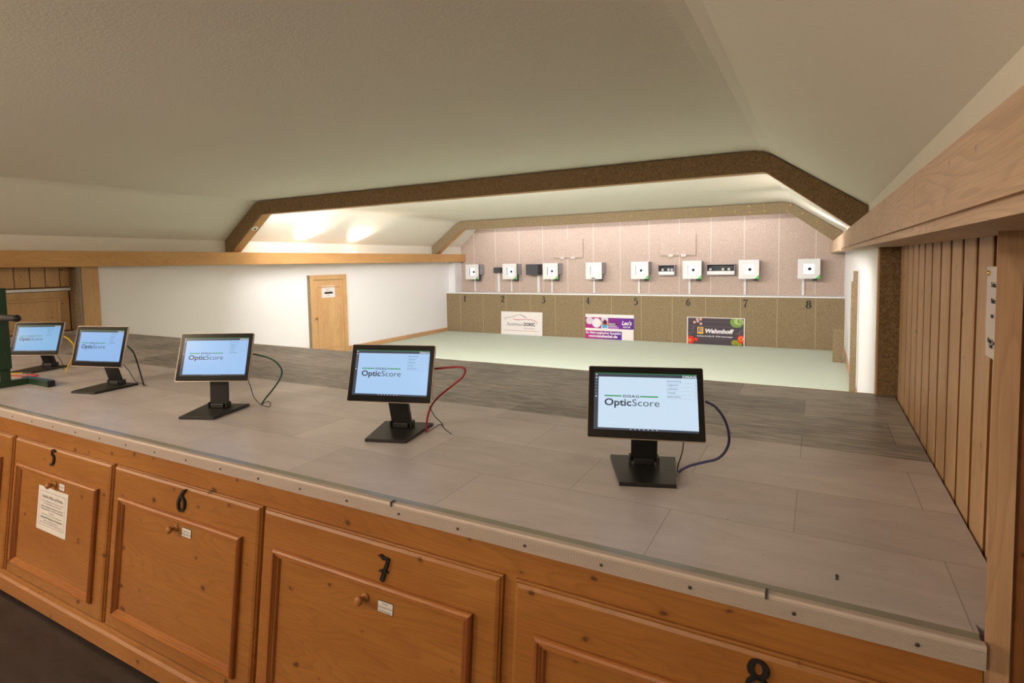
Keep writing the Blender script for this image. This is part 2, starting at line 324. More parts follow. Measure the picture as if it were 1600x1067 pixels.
# find outside direction: keep the inner face where it was
me = c.data; up_n = [p.normal.z for p in me.polygons if abs(p.normal.z) > 0.9][0]; sm.offset = 1 if up_n > 0 else -1
struct(MB().box(0.80, XL, 2.13, 10.1, ZF, 0.84).build('wall_left', m_wall))
struct(MB().box(XR, 9.25, 2.13, 10.1, ZF, 0.84).build('wall_right', m_wall))
mb = MB().box(0.8, 9.25, D, D+0.12, ZF, 1.75)
for x in (1.53, 2.113, 2.728, 3.317, 3.904, 4.491, 5.073, 5.667, 6.26, 6.85, 7.442, 8.022, 8.611): mb.box(x-0.006, x+0.006, D-0.002, D, 0.0, 1.7, 1)
struct(mb.build('wall_back', [m_fibre_l, m_batten]))
mb = MB().box(XL, XR, D2, D, ZF, 0.012)
for x in (1.39, 2.0, 2.603, 3.2, 3.79, 4.425, 5.02, 5.624, 6.22, 6.83, 7.43, 8.031, 8.623): mb.box(x-0.007, x+0.007, D2-0.002, D2, ZF, 0.0, 1)
struct(mb.build('wall_back_lower', [m_fibre, m_batten2]))
struct(MB().box(XL, XR, D2-0.012, D, 0.0125, 0.035).build('trim_1', m_white))           # white ledge along the lower panel
struct(MB().box(XL, 1.165, 9.72, D, 0.035, 0.80).build('trim_2', m_wall))               # white pilaster in the left far corner
struct(MB().box(-1.2, 9.6, -4.7, 2.14, ZF-0.05, ZF).build('floor', m_floor))
struct(MB().box(0.8, 9.25, 2.14, D, ZF-0.05, ZF).build('floor_range', m_mat))
struct(MB().box(XL, XL+0.022, 2.2, D2, ZF, ZF+0.085, ch=0.004).build('baseboard_left', m_base))
struct(MB().box(XR-0.022, XR, 2.2, D2, ZF, ZF+0.085, ch=0.004).build('baseboard_right', m_base))
# shooters' room behind the camera
struct(MB().box(-1.2, 9.6, -4.75, -4.6, ZF, 1.75).build('wall_rear', m_dimwall))
mb = MB(); mb.box(0.70, 0.86, -4.6, 2.13, ZF, 0.84, 0)
struct(mb.build('wall_left_near', m_slatgap))
struct(MB().box(9.056, 9.25, 0.08, 2.13, ZF, 0.84).build('wall_right_near', m_slatgap))
struct(MB().box(9.33, 9.5, -4.6, 0.08, ZF, 1.75).build('wall_right_rear', m_dimwall))
struct(MB().box(8.99, 9.5, -4.6, 0.06, 0.95, 1.05).build('ceiling_near', m_ceil))

# slatted cladding on the near right wall: each slat a part
t = thing('slat_wall', 'wall of upright pine slats beside the right end of the bench', 'wall cladding', (9.0, 1.25, 0))
edges = [2.085, 1.99, 1.835, 1.68, 1.53, 1.38, 1.225, 1.065, 0.905, 0.745, 0.585, 0.425, 0.265]
for i in range(12):
    y1, y0 = edges[i]-0.017, edges[i+1]+0.017
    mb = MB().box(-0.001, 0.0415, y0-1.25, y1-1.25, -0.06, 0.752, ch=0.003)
    for q, f in enumerate(mb.f):         # narrow edges darker: the shade between slats is put into their colour
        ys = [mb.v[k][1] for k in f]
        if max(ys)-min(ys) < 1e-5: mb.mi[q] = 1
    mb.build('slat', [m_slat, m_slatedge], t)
MB().box(0.042, 0.055, 0.12-1.25, 2.083-1.25, -0.06, 0.765).build('backing_board', m_slatgap, t)
# post and board at the right end of the bench
tag(MB().prism([(8.921, 0.022), (8.957, 0.022), (8.962, 0.046), (8.926, 0.046)], lambda x, y: (x+0.003, y, ZF), lambda x, y: (x-0.004, y, 0.752)).build('wooden_post', m_post), 'narrow upright pine post at the right end of the bench front', 'post')
tag(MB().box(8.956, 9.32, 0.0475, 0.075, ZF, 0.755, ch=0.003).build('upright_board', m_postdark), 'dark upright pine board at the right picture edge beside the post', 'board')
# dark fibreboard end panels either side of the range opening
mb = MB().box(8.915, 9.046, 2.085, 2.135, 0.003, 0.768); mb.box(8.908, 8.915, 2.083, 2.137, 0.003, 0.768, 1)
tag(mb.build('fibreboard_panel', [m_fibre_d, m_base]), 'upright dark fibreboard strip between slat wall and white right wall', 'panel')
mb = MB().box(0.862, 0.985, 2.10, 2.128, 0.003, 0.74); mb.box(0.985, 1.045, 2.10, 2.132, 0.003, 0.74, 1)
tag(mb.build('fibreboard_panel', [m_fibre_d, m_fibre]), 'narrow upright fibreboard strip beside the panelled wall on the left', 'panel')
tag(MB().box(XL+0.001, XL+0.02, 2.165, 2.345, 0.003, 0.745, ch=0.003).build('wooden_post', m_doorwood), 'flat upright pine post against the white left wall', 'post')
# panelled near left wall: boards above, white rail, framed panel below
t = thing('panelled_wall', 'panelled pine wall with white rail at far left behind the green stand', 'wall cladding', (0.86, 1.4, 0))
for i in range(16):
    y0 = -0.13+i*0.1428
    MB().box(0.0005, 0.02, y0+0.004-1.4, y0+0.1388-1.4, 0.515, 0.74, ch=0.003).build('board', m_panel, t)
MB().box(0.0005, 0.05, -0.13-1.4, 2.097-1.4, 0.468, 0.50, ch=0.003).build('white_rail', m_white, t)
for y0, y1 in ((-0.10, 0.98), (1.0, 2.085)):
    p = MB().box(0.0005, 0.022, y0-1.4, y1-1.4, 0.004, 0.462, ch=0.002).build('framed_panel', m_panel, t)
    a, b, z0, z1, w = y0+0.11-1.4, y1-0.09-1.4, 0.05, 0.385, 0.032
    f = MB(); f.box(0.022, 0.040, a, b, z1-w, z1, ch=0.006); f.box(0.022, 0.040, a, b, z0, z0+w, ch=0.006); f.box(0.022, 0.040, a, a+w, z0+w, z1-w, ch=0.006); f.box(0.022, 0.040, b-w, b, z0+w, z1-w, ch=0.006)
    f.build('moulding', m_panel, p)

# long beams on both side walls
mb = MB()
def bf(Y): return lambda a, b: (a, Y, b)
mb.box(XL+0.0005, 1.29, -4.5, 10.005, 0.742, 0.921, ch=0.006)
tag(mb.build('wooden_beam', m_beamL), 'long orange pine beam along the top of the white left wall', 'beam')
t = thing('wooden_beam', 'long pale planed beam along the top of the right wall', 'beam', (8.9, 2, 0))
mb = MB(); prof = [(8.83, 0.0), (8.99, 0.0), (8.99, 1.0), (8.83, 1.0)]
def br(Y):
    z0 = 0.755+0.0022*Y; z1 = 0.880+0.0062*Y
    return lambda a, b: (a-8.9, Y-2, z0+(z1-z0)*b)
for y0, y1 in ((-3.0, 0.298), (0.303, 10.005)): mb.prism(prof, br(y0), br(y1))
mb.build('beam_face', m_beamR, t)
mb = MB()
for k, (dx, z0, z1) in enumerate(((0.016, -0.014, 0.000), (0.004, 0.000, 0.009), (0.012, 0.009, 0.021), (0.003, 0.021, 0.027))):
    def lip(Y, dx=dx, z0=z0, z1=z1):
        zb = 0.755+0.0022*Y
        return lambda a, b: (a-8.9, Y-2, zb+z0+(z1-z0)*b)
    mb.prism([(8.83-dx, 0), (8.8295 if z0 >= 0 else 8.985, 0), (8.8295 if z0 >= 0 else 8.985, 1), (8.83-dx, 1)], lip(-3.0), lip(4.5))
mb.build('edge_moulding', m_beamR, t)

# cross beams clad in fibreboard
def cross_beam(Y, label):
    t = thing('ceiling_beam', label, 'beam', (5.0, Y, 1.5))
    outer = [(1.055, 0.924), (1.055, 1.091), (1.70, 1.556), (1.76, 1.590), (1.84, 1.610), (8.16, 1.610), (8.23, 1.596), (8.29, 1.565), (8.980, 1.095), (8.980, 0.935)]
    inner = [(1.165, 0.924), (1.172, 0.928), (1.80, 1.390), (1.835, 1.417), (1.872, 1.432), (8.20, 1.432), (8.225, 1.430), (8.25, 1.422), (8.870, 0.945), (8.880, 0.935)]
    def loop(y0, y1, mat, name, lift=0.0):
        vs = []; n = len(outer)
        for y in (y0, y1):
            vs += [(x-5, y-Y, z-1.5) for x, z in outer]; vs += [(x-5, y-Y, z-1.5+lift) for x, z in inner]
        fs = []
        for i in range(n-1):
            fs += [(i, i+1, n+i+1, n+i), (2*n+i, 3*n+i, 3*n+i+1, 2*n+i+1), (i, 2*n+i, 2*n+i+1, i+1), (n+i, n+i+1, 3*n+i+1, 3*n+i)]
        fs += [(0, n, 3*n, 2*n), (n-1, 3*n-1, 4*n-1, 2*n-1)]
        fs = [f if max(f) < 4*n else f for f in fs]
        return MB().add(vs, fs).build(name, mat, t)
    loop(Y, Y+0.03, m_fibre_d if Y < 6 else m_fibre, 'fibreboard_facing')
    loop(Y+0.031, Y+0.17, m_beamL, 'timber_core', 0.004)
    return t
t1 = cross_beam(4.0, 'nearer fibreboard-clad cross beam spanning the ceiling')
mb = MB(); mb.lathe([(0.045, 0), (0.045, 0.012), (0.03, 0.014)], lambda a, b, h: (1.60-5+a*0.8+h*0.6, 0.09+b, 1.2555-1.5+a*0.6-h*0.8), 0); mb.lathe([(0.017, 0.0145), (0.017, 0.018)], lambda a, b, h: (1.60-5+a*0.8+h*0.6, 0.09+b, 1.2555-1.5+a*0.6-h*0.8), 1)
mb.build('round_fitting', [m_white, m_dark], t1)
t2 = cross_beam(9.0, 'farther fibreboard-clad cross beam in front of the target wall')
mb = MB()
for x, z in ((7.0, 1.57), (7.4, 1.50), (7.62, 1.575), (7.63, 1.475), (7.85, 1.57), (7.855, 1.48), (8.2, 1.47), (8.24, 1.55), (8.42, 1.41), (8.62, 1.27), (6.3, 1.52), (5.6, 1.52)):
    mb.lathe([(0.011, 0.0), (0.011, 0.006), (0.006, 0.008)], lambda a, b, h, x=x, z=z: (x-5+a, -0.0005-h, z-1.5+b), 0, 10)
mb.build('brass_screw_heads', plain('brass', (0.85, 0.60, 0.18, 1), 0.25, 0.9), t2)

# uplights on the side beams
spots_l = ((1.19, 5.28, 'left-wall uplight nearer to the front cross beam'), (1.19, 6.46, 'left-wall uplight nearer to the targets'))
for x, y, lab in spots_l:
    t = thing('uplight', 'small round '+lab+', glowing', 'lamp', (x, y, 0.9215))
    MB().lathe([(0.038, 0), (0.042, 0.012), (0.042, 0.016), (0.030, 0.018)], lambda a, b, h: (a, b, h)).build('housing', m_white, t)
    MB().lathe([(0.026, 0.0185), (0.024, 0.026), (0.012, 0.030)], lambda a, b, h: (a, b, h)).build('bulb', m_uplit, t)

# door in the white left wall
t = thing('door_1', 'low pine door with a notice in the white left wall', 'door', (XL, 5.95, ZF)); 
del t['label']; del t['category']; t['kind'] = 'structure'
y0, y1, zt = 5.53-5.95, 6.37-5.95, 0.545+H
MB().prism([(y0, 0.0), (y0+0.075, 0.0), (y0+0.075, zt-0.08), (y1-0.075, zt-0.08), (y1-0.075, 0.0), (y1, 0.0), (y1, zt), (y0, zt)], lambda a, b: (0.0005, a, b), lambda a, b: (0.05, a, b)).build('door_frame', m_doorwood, t)
MB().box(0.0005, 0.046, y0-0.022, y0-0.001, 0.0, zt).build('frame_edge', m_fibre, t)
leaf = MB().box(0.0005, 0.03, y0+0.08, y1-0.08, 0.012, zt-0.085).build('door_leaf', m_doorwood, t)
mb = MB(); a, b, z0, z1, w = y0+0.16, y1-0.15, 0.12, zt-0.20, 0.022
mb.box(0.03, 0.042, a, b, z1-w, z1, ch=0.005); mb.box(0.03, 0.042, a, b, z0, z0+w, ch=0.005); mb.box(0.03, 0.042, a, a+w, z0+w, z1-w, ch=0.005); mb.box(0.03, 0.042, b-w, b, z0+w, z1-w, ch=0.005)
mb.build('moulding', m_doorwood, leaf)
MB().lathe([(0.012, 0), (0.01, 0.02), (0.02, 0.03), (0.018, 0.042), (0.006, 0.047)], lambda a, b, h: (0.03+h, y0+0.115+a, 0.67+b)).build('door_knob', m_knob, leaf)
mb = MB(); f = lambda u, v: (XL+0.0335, 5.945+u, 0.25+v)
mb.box(XL+0.031, XL+0.033, 5.795, 6.095, 0.145, 0.355)
for s, z, txt in ((0.020, 0.075, 'Schließanlage'), (0.020, 0.04, 'Bitte Türe'), (0.020, 0.012, 'immer schließen'),): mb.text(txt, s, lambda u, v, z=z: f(u, v+z), 1, 0.0, 'CENTER')
mb.add([f(-0.09, -0.04), f(0.10, -0.04), f(0.10, -0.005), f(-0.09, -0.005)], [(0, 1, 2, 3)], 1); mb.text('DANKE', 0.022, lambda u, v: f(u, v-0.075), 2, 0.0, 'CENTER')
tag(mb.build('paper_notice', [m_paper, m_ink, m_inkgrey], recalc=False), 'white paper notice on the low pine door', 'notice')

# ------------------------------------------------------------------ the shooting bench
FL = 0.12295
bench = thing('shooting_bench', 'long pine bench with numbered doors under the grey worktop', 'bench', (0, 0, 0), (-FL, 0, 0))
ZB = -H/math.cos(FL)+0.012
# body (local frame: the front plane is y = 0, leaning out towards the floor)
mb = MB(); mb.box(0.9, 8.918, 0.022, 0.06, ZB+0.02, -0.047)
mb.build('face_frame', m_pine_cab, bench)
mb = MB(); mb.prism([(0.022, ZB), (0.0, ZB), (-0.004, ZB+0.004), (-0.004, ZB+0.062), (0.0, ZB+0.068), (0.004, ZB+0.072), (0.006, ZB+0.084), (0.022, ZB+0.095)], lambda a, b: (0.9, a, b), lambda a, b: (8.918, a, b))
mb.build('plinth', m_pine_cab, bench)
DOORS = [(1.45, 2.36), (2.385, 3.27), (3.295, 4.185), (4.21, 5.128), (5.16, 6.045), (6.068, 6.985), (7.003, 7.93), (7.967, 8.895)]
def panel_frame(mb, a, b, z0, z1, w, h, skip=()):
    # mitred stepped moulding around a rectangle; profile across its width
    prof = [(0.0, 0.0), (0.0, 0.55*h), (0.10*w, 0.8*h), (0.28*w, h), (0.42*w, 0.95*h), (0.50*w, 0.70*h), (0.62*w, 0.72*h), (0.72*w, 0.48*h), (0.86*w, 0.46*h), (w, 0.12*h), (w, 0.0)]
    rings = []
    for d, hh in prof: rings.append([(a+d, -hh, z0+d), (b-d, -hh, z0+d), (b-d, -hh, z1-d), (a+d, -hh, z1-d)])
    for e in range(4):
        vs = []
        for r in rings: vs += [r[e], r[(e+1) % 4]]
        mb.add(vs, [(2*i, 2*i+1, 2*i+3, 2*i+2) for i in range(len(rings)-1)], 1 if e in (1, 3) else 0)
def map_num(cx, cz, h, y=-0.0002):
    return lambda u, v, d: (cx+u*h, y-d, cz+v*h)
NUM = {   # brush-stroke numerals: (points, widths) in units of the numeral's height
 '8': [([(0.0+0.20*math.cos(a), 0.27+0.22*math.sin(a)) for a in [PI*2*k/16 for k in range(17)]], [0.13+0.05*math.cos(2*PI*2*k/16) for k in range(17)]),
       ([(0.0+0.24*math.cos(a), -0.23+0.26*math.sin(a)) for a in [PI*2*k/16 for k in range(17)]], [0.13+0.05*math.cos(2*PI*2*k/16) for k in range(17)])],
 '7': [([(-0.30, 0.47), (-0.17, 0.49), (-0.02, 0.42), (0.12, 0.42), (0.27, 0.44)], [0.02, 0.10, 0.13, 0.11, 0.03]),
       ([(0.22, 0.44), (0.16, 0.20), (0.06, -0.10), (0.0, -0.30), (-0.06, -0.5)], [0.12, 0.14, 0.16, 0.19, 0.20]),
       ([(-0.22, -0.14), (-0.10, -0.09), (0.06, -0.12), (0.26, -0.10)], [0.03, 0.10, 0.10, 0.03])],
 '6': [([(0.30, 0.52), (0.16, 0.42), (0.0, 0.24), (-0.16, 0.0), (-0.21, -0.18), (-0.15, -0.38), (0.0, -0.46), (0.17, -0.38), (0.24, -0.18), (0.19, 0.04), (0.04, 0.13), (-0.12, 0.04)], [0.02, 0.12, 0.13, 0.14, 0.13, 0.11, 0.09, 0.10, 0.13, 0.12, 0.09, 0.03])],
 '5': [([(0.26, 0.46), (0.14, 0.40), (-0.02, 0.44), (-0.14, 0.40)], [0.02, 0.13, 0.14, 0.08]),
       ([(-0.11, 0.42), (-0.12, 0.25), (-0.10, 0.10)], [0.09, 0.08, 0.07]),
       ([(-0.12, 0.12), (0.02, 0.14), (0.14, 0.04), (0.16, -0.14), (0.08, -0.34), (-0.06, -0.45), (-0.22, -0.44)], [0.05, 0.11, 0.16, 0.17, 0.15, 0.12, 0.08])],
}
TAGTXT = {5: ('Geräte',), 6: ('Post Verein', 'Sonnige Abende'), 7: ('Verein', 'Schützenverein', 'Germaringen')}
NUMX = {5: 5.555, 6: 6.548, 7: 7.54, 8: 8.548}; NUMZ = {5: -0.160, 6: -0.172, 7: -0.188, 8: -0.172}
for i, (a, b) in enumerate(DOORS):
    n = i+1
    zt, zb = -0.117, -0.775
    mb = MB()
    e = 0.011
    # slab with a chamfered, stepped edge
    rings = [((a, b, zb, zt), 0.021), ((a, b, zb, zt), 0.012), ((a+0.004, b-0.004, zb+0.004, zt-0.004), 0.009), ((a+0.005, b-0.005, zb+0.005, zt-0.005), 0.004), ((a+e+0.003, b-e-0.003, zb+e+0.003, zt-e-0.003), 0.0)]
    vs = []
    for (x0, x1, z0, z1), y in rings: vs += [(x0, y, z0), (x1, y, z0), (x1, y, z1), (x0, y, z1)]
    fs = [(0, 3, 2, 1)]
    for k in range(len(rings)-1):
        for q in range(4): fs.append((4*k+q, 4*k+(q+1) % 4, 4*k+4+(q+1) % 4, 4*k+4+q))
    fs.append(tuple(range(4*len(rings)-4, 4*len(rings)))); mb.add(vs, fs)
    door = mb.build('door', m_pine_cab, bench)
    if n in NUMX: door['label'] = 'pine cabinet door with black number %d' % n
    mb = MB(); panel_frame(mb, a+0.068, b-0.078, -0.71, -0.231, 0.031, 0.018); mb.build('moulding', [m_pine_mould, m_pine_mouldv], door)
    if n in NUMX:
        cx, cz = NUMX[n], NUMZ[n]; h = {5: 0.074, 6: 0.086, 7: 0.072, 8: 0.074}[n]
        mb = MB()
        for pts, ws in NUM[str(n)]:
            sp = smooth_path([(p[0], p[1], w) for p, w in zip(pts, ws)], 5)
            mb.ribbon([(p.x, p.y) for p in sp], [max(p.z, 0.01) for p in sp], map_num(cx, cz, h), 0.008)
        # ribbon widths are in numeral units: the mapping scales them with the numeral
        o = mb.build('numeral', m_numeral, door); o['label'] = 'black number %d' % n
    if n in (5, 6, 7):
        kx = {5: 5.592, 6: 6.525, 7: 7.474}[n]; kz = {5: -0.277, 6: -0.280, 7: -0.288}[n]
        MB().lathe([(0.013, 0.0), (0.013, 0.004), (0.011, 0.006), (0.007, 0.009), (0.0068, 0.018), (0.010, 0.022), (0.0135, 0.028), (0.0135, 0.034), (0.010, 0.038), (0.008, 0.0385), (0.004, 0.040)], lambda u, v, h: (kx+u, -h-0.0003, kz+v)).build('knob', m_knob, door)
        tx = {5: 5.652, 6: 6.587, 7: 7.551}[n]; tz = {5: -0.280, 6: -0.287, 7: -0.299}[n]; tw, th = (0.058, 0.034) if n > 5 else (0.05, 0.032)
        mb = MB().box(tx-tw/2, tx+tw/2, -0.0012, -0.0002, tz-th/2, tz+th/2, 1); mb.box(tx-tw/2+0.0016, tx+tw/2-0.0016, -0.0016, -0.0013, tz-th/2+0.0016, tz+th/2-0.0016, 0)
        L = TAGTXT[n]
        for q, s in enumerate(L): mb.text(s, 0.0085 if len(L) > 1 else 0.010, lambda u, v, q=q: (tx+u, -0.0019, tz+v+0.0105*((len(L)-1)/2-q)-0.003), 1, 0, 'CENTER')
        mb.build('name_tag', [m_paper, m_ink], door, recalc=False)
# notice on door 5 (rests on the sloping door: placed in the door's own plane)
mb = MB(); cx, cz, w, h = 5.577, -0.402, 0.272, 0.198
mb.box(cx-w/2, cx+w/2, -0.0016, -0.0004, cz-h/2, cz+h/2)
g = lambda u, v: (cx+u, -0.002, cz+v)
for (x0, x1, z0, z1) in ((-0.118, 0.118, 0.078, 0.0792), (-0.118, 0.118, -0.0732, -0.072), (-0.118, -0.1168, -0.072, 0.078), (0.1168, 0.118, -0.072, 0.078)): mb.add([g(x0, z0), g(x1, z0), g(x1, z1), g(x0, z1)], [(0, 1, 2, 3)], 1)
for s, z, txt, wd in ((0.017, 0.052, 'Staubfreie Waffen und Munition', 0.19), (0.010, 0.034, 'Nur für Mitglieder des Vereins erlaubt', 0.20), (0.010, 0.023, 'Vor dem Schießen bitte anmelden', 0.17), (0.011, 0.008, 'Bitte die Scheiben und Gewehre nach dem', 0.20), (0.011, -0.003, 'Training wieder in den Schrank stellen', 0.21), (0.010, -0.016, 'Danke', 0.05), (0.010, -0.027, 'Die Aufsicht hat die Schlüssel', 0.18), (0.014, -0.042, 'Luftgewehr Munition im Vereinsheim', 0.20), (0.010, -0.054, 'Bitte Ordnung halten', 0.13), (0.010, -0.064, 'Der Vorstand wünscht gut Schuss', 0.21)):
    mb.text(txt, s, lambda u, v, z=z: g(u, v+z), 1 if s > 0.0105 else 2, 0.0, 'CENTER', wd)
mb.add([g(-0.095, 0.0495), g(0.095, 0.0495), g(0.095, 0.0503), g(-0.095, 0.0503)], [(0, 1, 2, 3)], 1)
nt = mb.build('paper_notice', [m_paper, m_ink, m_inkgrey], None, (0, 0, 0), (-FL, 0, 0), recalc=False)
tag(nt, 'white printed notice in a black border taped to door 5', 'notice')

# worktop
wt = thing('worktop', 'long grey vinyl worktop of the shooting bench', 'worktop', (5, 1, 0))
MB().prism([(0.99, 0.044), (8.918, 0.044), (8.918, 0.0775), (8.993, 0.0775), (8.993, 1.075), (0.99, 1.075)], lambda x, y: (x-5, y-1, -0.04), lambda x, y: (x-5, y-1, 0.0)).build('vinyl_surface', m_top, wt)
MB().box(0.99-5, 8.915-5, 0.014-1, 0.0435-1, -0.04, 0.0012).build('edge_film', m_band, wt)
o = MB().box(0.99-5, 8.993-5, 1.0755-1, 2.13-1, -0.04, -0.0008).build('plank_surface', m_plank, wt); o['label'] = 'darker wood-grained rear strip of the worktop'
MB().box(0.99-5, 9.02-5, 2.1305-1, 2.138-1, -0.06, 0.0).build('rear_edging', m_base, wt)
MB().box(0.99-5, 9.02-5, 1.4-1, 2.137-1, ZF+0.001, -0.061).build('rear_apron', m_slatgap, wt)
prof = [(0.016, 0.0035), (0.003, 0.0035), (0.0005, 0.002), (-0.001, -0.001), (-0.001, -0.004)]
for k in range(11):
    z = -0.005-k*0.0034; prof += [(-0.0012, z), (-0.0012, z-0.0020), (0.0004, z-0.0022), (0.0004, z-0.0032)]
prof += [(0.001, -0.0425), (0.006, -0.0425), (0.006, -0.002), (0.016, -0.0005)]
mb = MB(); n = len(prof)
for j in range(n-1):
    (a, b), (c2, d) = prof[j], prof[j+1]
    mb.add([(0.99-5, a-1, b), (8.919-5, a-1, b), (8.919-5, c2-1, d), (0.99-5, c2-1, d)], [(0, 1, 2, 3)], 1 if (a > 0.0003 and c2 > 0.0003 and -0.042 < b < -0.004) else 0)
mb.add([(8.919-5, a-1, b) for a, b in prof], [tuple(range(n))], 0)
strip = mb.build('edge_strip', [m_alu, m_groove], wt); strip['label'] = 'ribbed aluminium edge strip'
for k in range(38):
    x = 8.818-0.2061*k
    if x < 1.05: break
    MB().lathe([(0.0042, 0.0), (0.0042, 0.0012), (0.0025, 0.0018)], lambda u, v, h: (x-5+u, -0.0013-h-1, -0.0235+v), 0, 10).build('screw', m_screw, strip)
for x, z in ((8.560, 0.007), (7.555, 0.0075)):
    mb = MB().box(-0.0025, 0.0025, 0, 0.016, 0, 0.004, ch=0.001); mb.box(-0.0022, 0.0022, -0.0035, 0.0004, -0.010, 0.0032)
    tag(mb.build('clip', m_dark, None, (x, -0.0018, 0.0042)), 'small dark clip on the aluminium edge, '+('right of' if x > 8 else 'left of')+' the nearest screen', 'clip')
tag(MB().lathe([(0.0035, 0), (0.0022, 0.003), (0.0026, 0.005), (0.004, 0.008), (0.0025, 0.0105)], lambda u, v, h: (8.691+u, 0.132+v, 0.0003+h), 0, 12).build('air_gun_pellet', m_dark), 'tiny dark pellet lying on the worktop near the post', 'pellet')

# ------------------------------------------------------------------ touch screens
scr = {}
def display_mats(k, tint, s):
    bg = emit('screen_background_'+k, tint, s, (0.02, 0.02, 0.02, 1), 0.06, 0.5)
    bar = emit('screen_bar_'+k, (0.10, 0.13, 0.20, 1), 0.45*s, rough=0.06)
    return [bg, bar, emit('screen_ink_'+k, (0.06, 0.08, 0.17, 1), 0.45*s, rough=0.06), emit('screen_green_'+k, (0.02, 0.42, 0.10, 1), 0.8*s, rough=0.06), emit('screen_white_'+k, (0.85, 0.92, 1, 1), 1.0*s, rough=0.06), emit('screen_menu_'+k, (0.12, 0.24, 0.45, 1), 0.6*s, rough=0.06), emit('screen_icon_'+k, (0.35, 0.45, 0.65, 1), 0.6*s, rough=0.06)]
SW, SH = 0.365, 0.235
def build_display(mats, parent, y):
    mb = MB()
    P = lambda fx, fz, d=0.0: (SW*(fx-0.5), y-d, SH*(0.5-fz))
    def rect(x0, z0, x1, z1, d, mi): mb.add([P(x0, z1, d), P(x1, z1, d), P(x1, z0, d), P(x0, z0, d)], [(0, 1, 2, 3)], mi)
    rect(0.055, 0.10, 0.945, 0.885, 0.0, 1)                      # bars and taskbar
    rect(0.092, 0.152, 0.945, 0.858, 0.0004, 0)                   # light page
    rect(0.055, 0.098, 0.945, 0.105, 0.0004, 3)
    def txt(s, fx, fz, size, mi, bold=0.0, wd=None, spacing=1.0, d=0.0008): mb.text(s, size, lambda u, v: (SW*(fx-0.5)+u, y-d, SH*(0.5-fz)+v), mi, bold, 'LEFT', wd and wd*SW, 0, spacing)
    txt('DISAG', 0.823, 0.146, 0.0105, 4, 0.0002, 0.115)
    rect(0.147, 0.412, 0.298, 0.429, 0.0006, 3); rect(0.457, 0.412, 0.613, 0.429, 0.0006, 3)
    txt('DISAG', 0.309, 0.437, 0.0112, 2, 0.0003, 0.138, 1.15)
    txt('Optic', 0.145, 0.553, 0.0315, 2, 0.0007, 0.235); txt('Score', 0.386, 0.553, 0.0315, 2, -0.00012, 0.232)
    for k, s in enumerate(('Sportordnung', 'Luftgewehr', 'Luftpistole', 'Training', 'Spaßscheiben')):
        txt(s, 0.69, 0.205+0.0535*k, 0.0078, 5); txt('>', 0.926, 0.205+0.0535*k, 0.0085, 2)
        rect(0.69, 0.222+0.0535*k, 0.94, 0.2235+0.0535*k, 0.0006, 6)
    for k in range(8): rect(0.067, 0.117+0.044*k, 0.079, 0.132+0.044*k, 0.0006, 4 if k in (0, 1, 7) else 6)
    for k in range(7): rect(0.372+0.037*k, 0.866, 0.380+0.037*k, 0.876, 0.0006, 4)
    return mb.build('display', mats, parent, recalc=False)
MON = [  # lane, screen centre x, y, z, yaw, tilt, base yaw, base shift (local r, b), label, tint, strength
 (8, 8.162, 0.529, 0.244, 0.281, 0.432, 0.330, (0.0, 0.035), 'nearest touch screen, with the blue cable, in front of lane 8', (0.66, 0.83, 1.0, 1), 0.44),
 (7, 7.117, 0.519, 0.258, 0.282, 0.307, 0.300, (0.007, 0.028), 'touch screen with the red cable, second from the right', (0.44, 0.68, 1.0, 1), 0.43),
 (6, 6.071, 0.450, 0.268, 0.444, 0.330, 0.400, (-0.010, -0.024), 'touch screen with the green cable, middle one of five', (0.36, 0.62, 1.0, 1), 0.42),
 (5, 5.002, 0.454, 0.260, 0.253, 0.262, 0.25, (-0.040, 0.040), 'touch screen with the dark cable, second from the left', (0.32, 0.58, 1.0, 1), 0.40),
 (4, 3.845, 0.608, 0.229, 0.433, 0.318, 0.36, (-0.040, 0.030), 'touch screen with the yellow cable beside the green metal stand', (0.24, 0.55, 0.92, 1), 0.38),
]
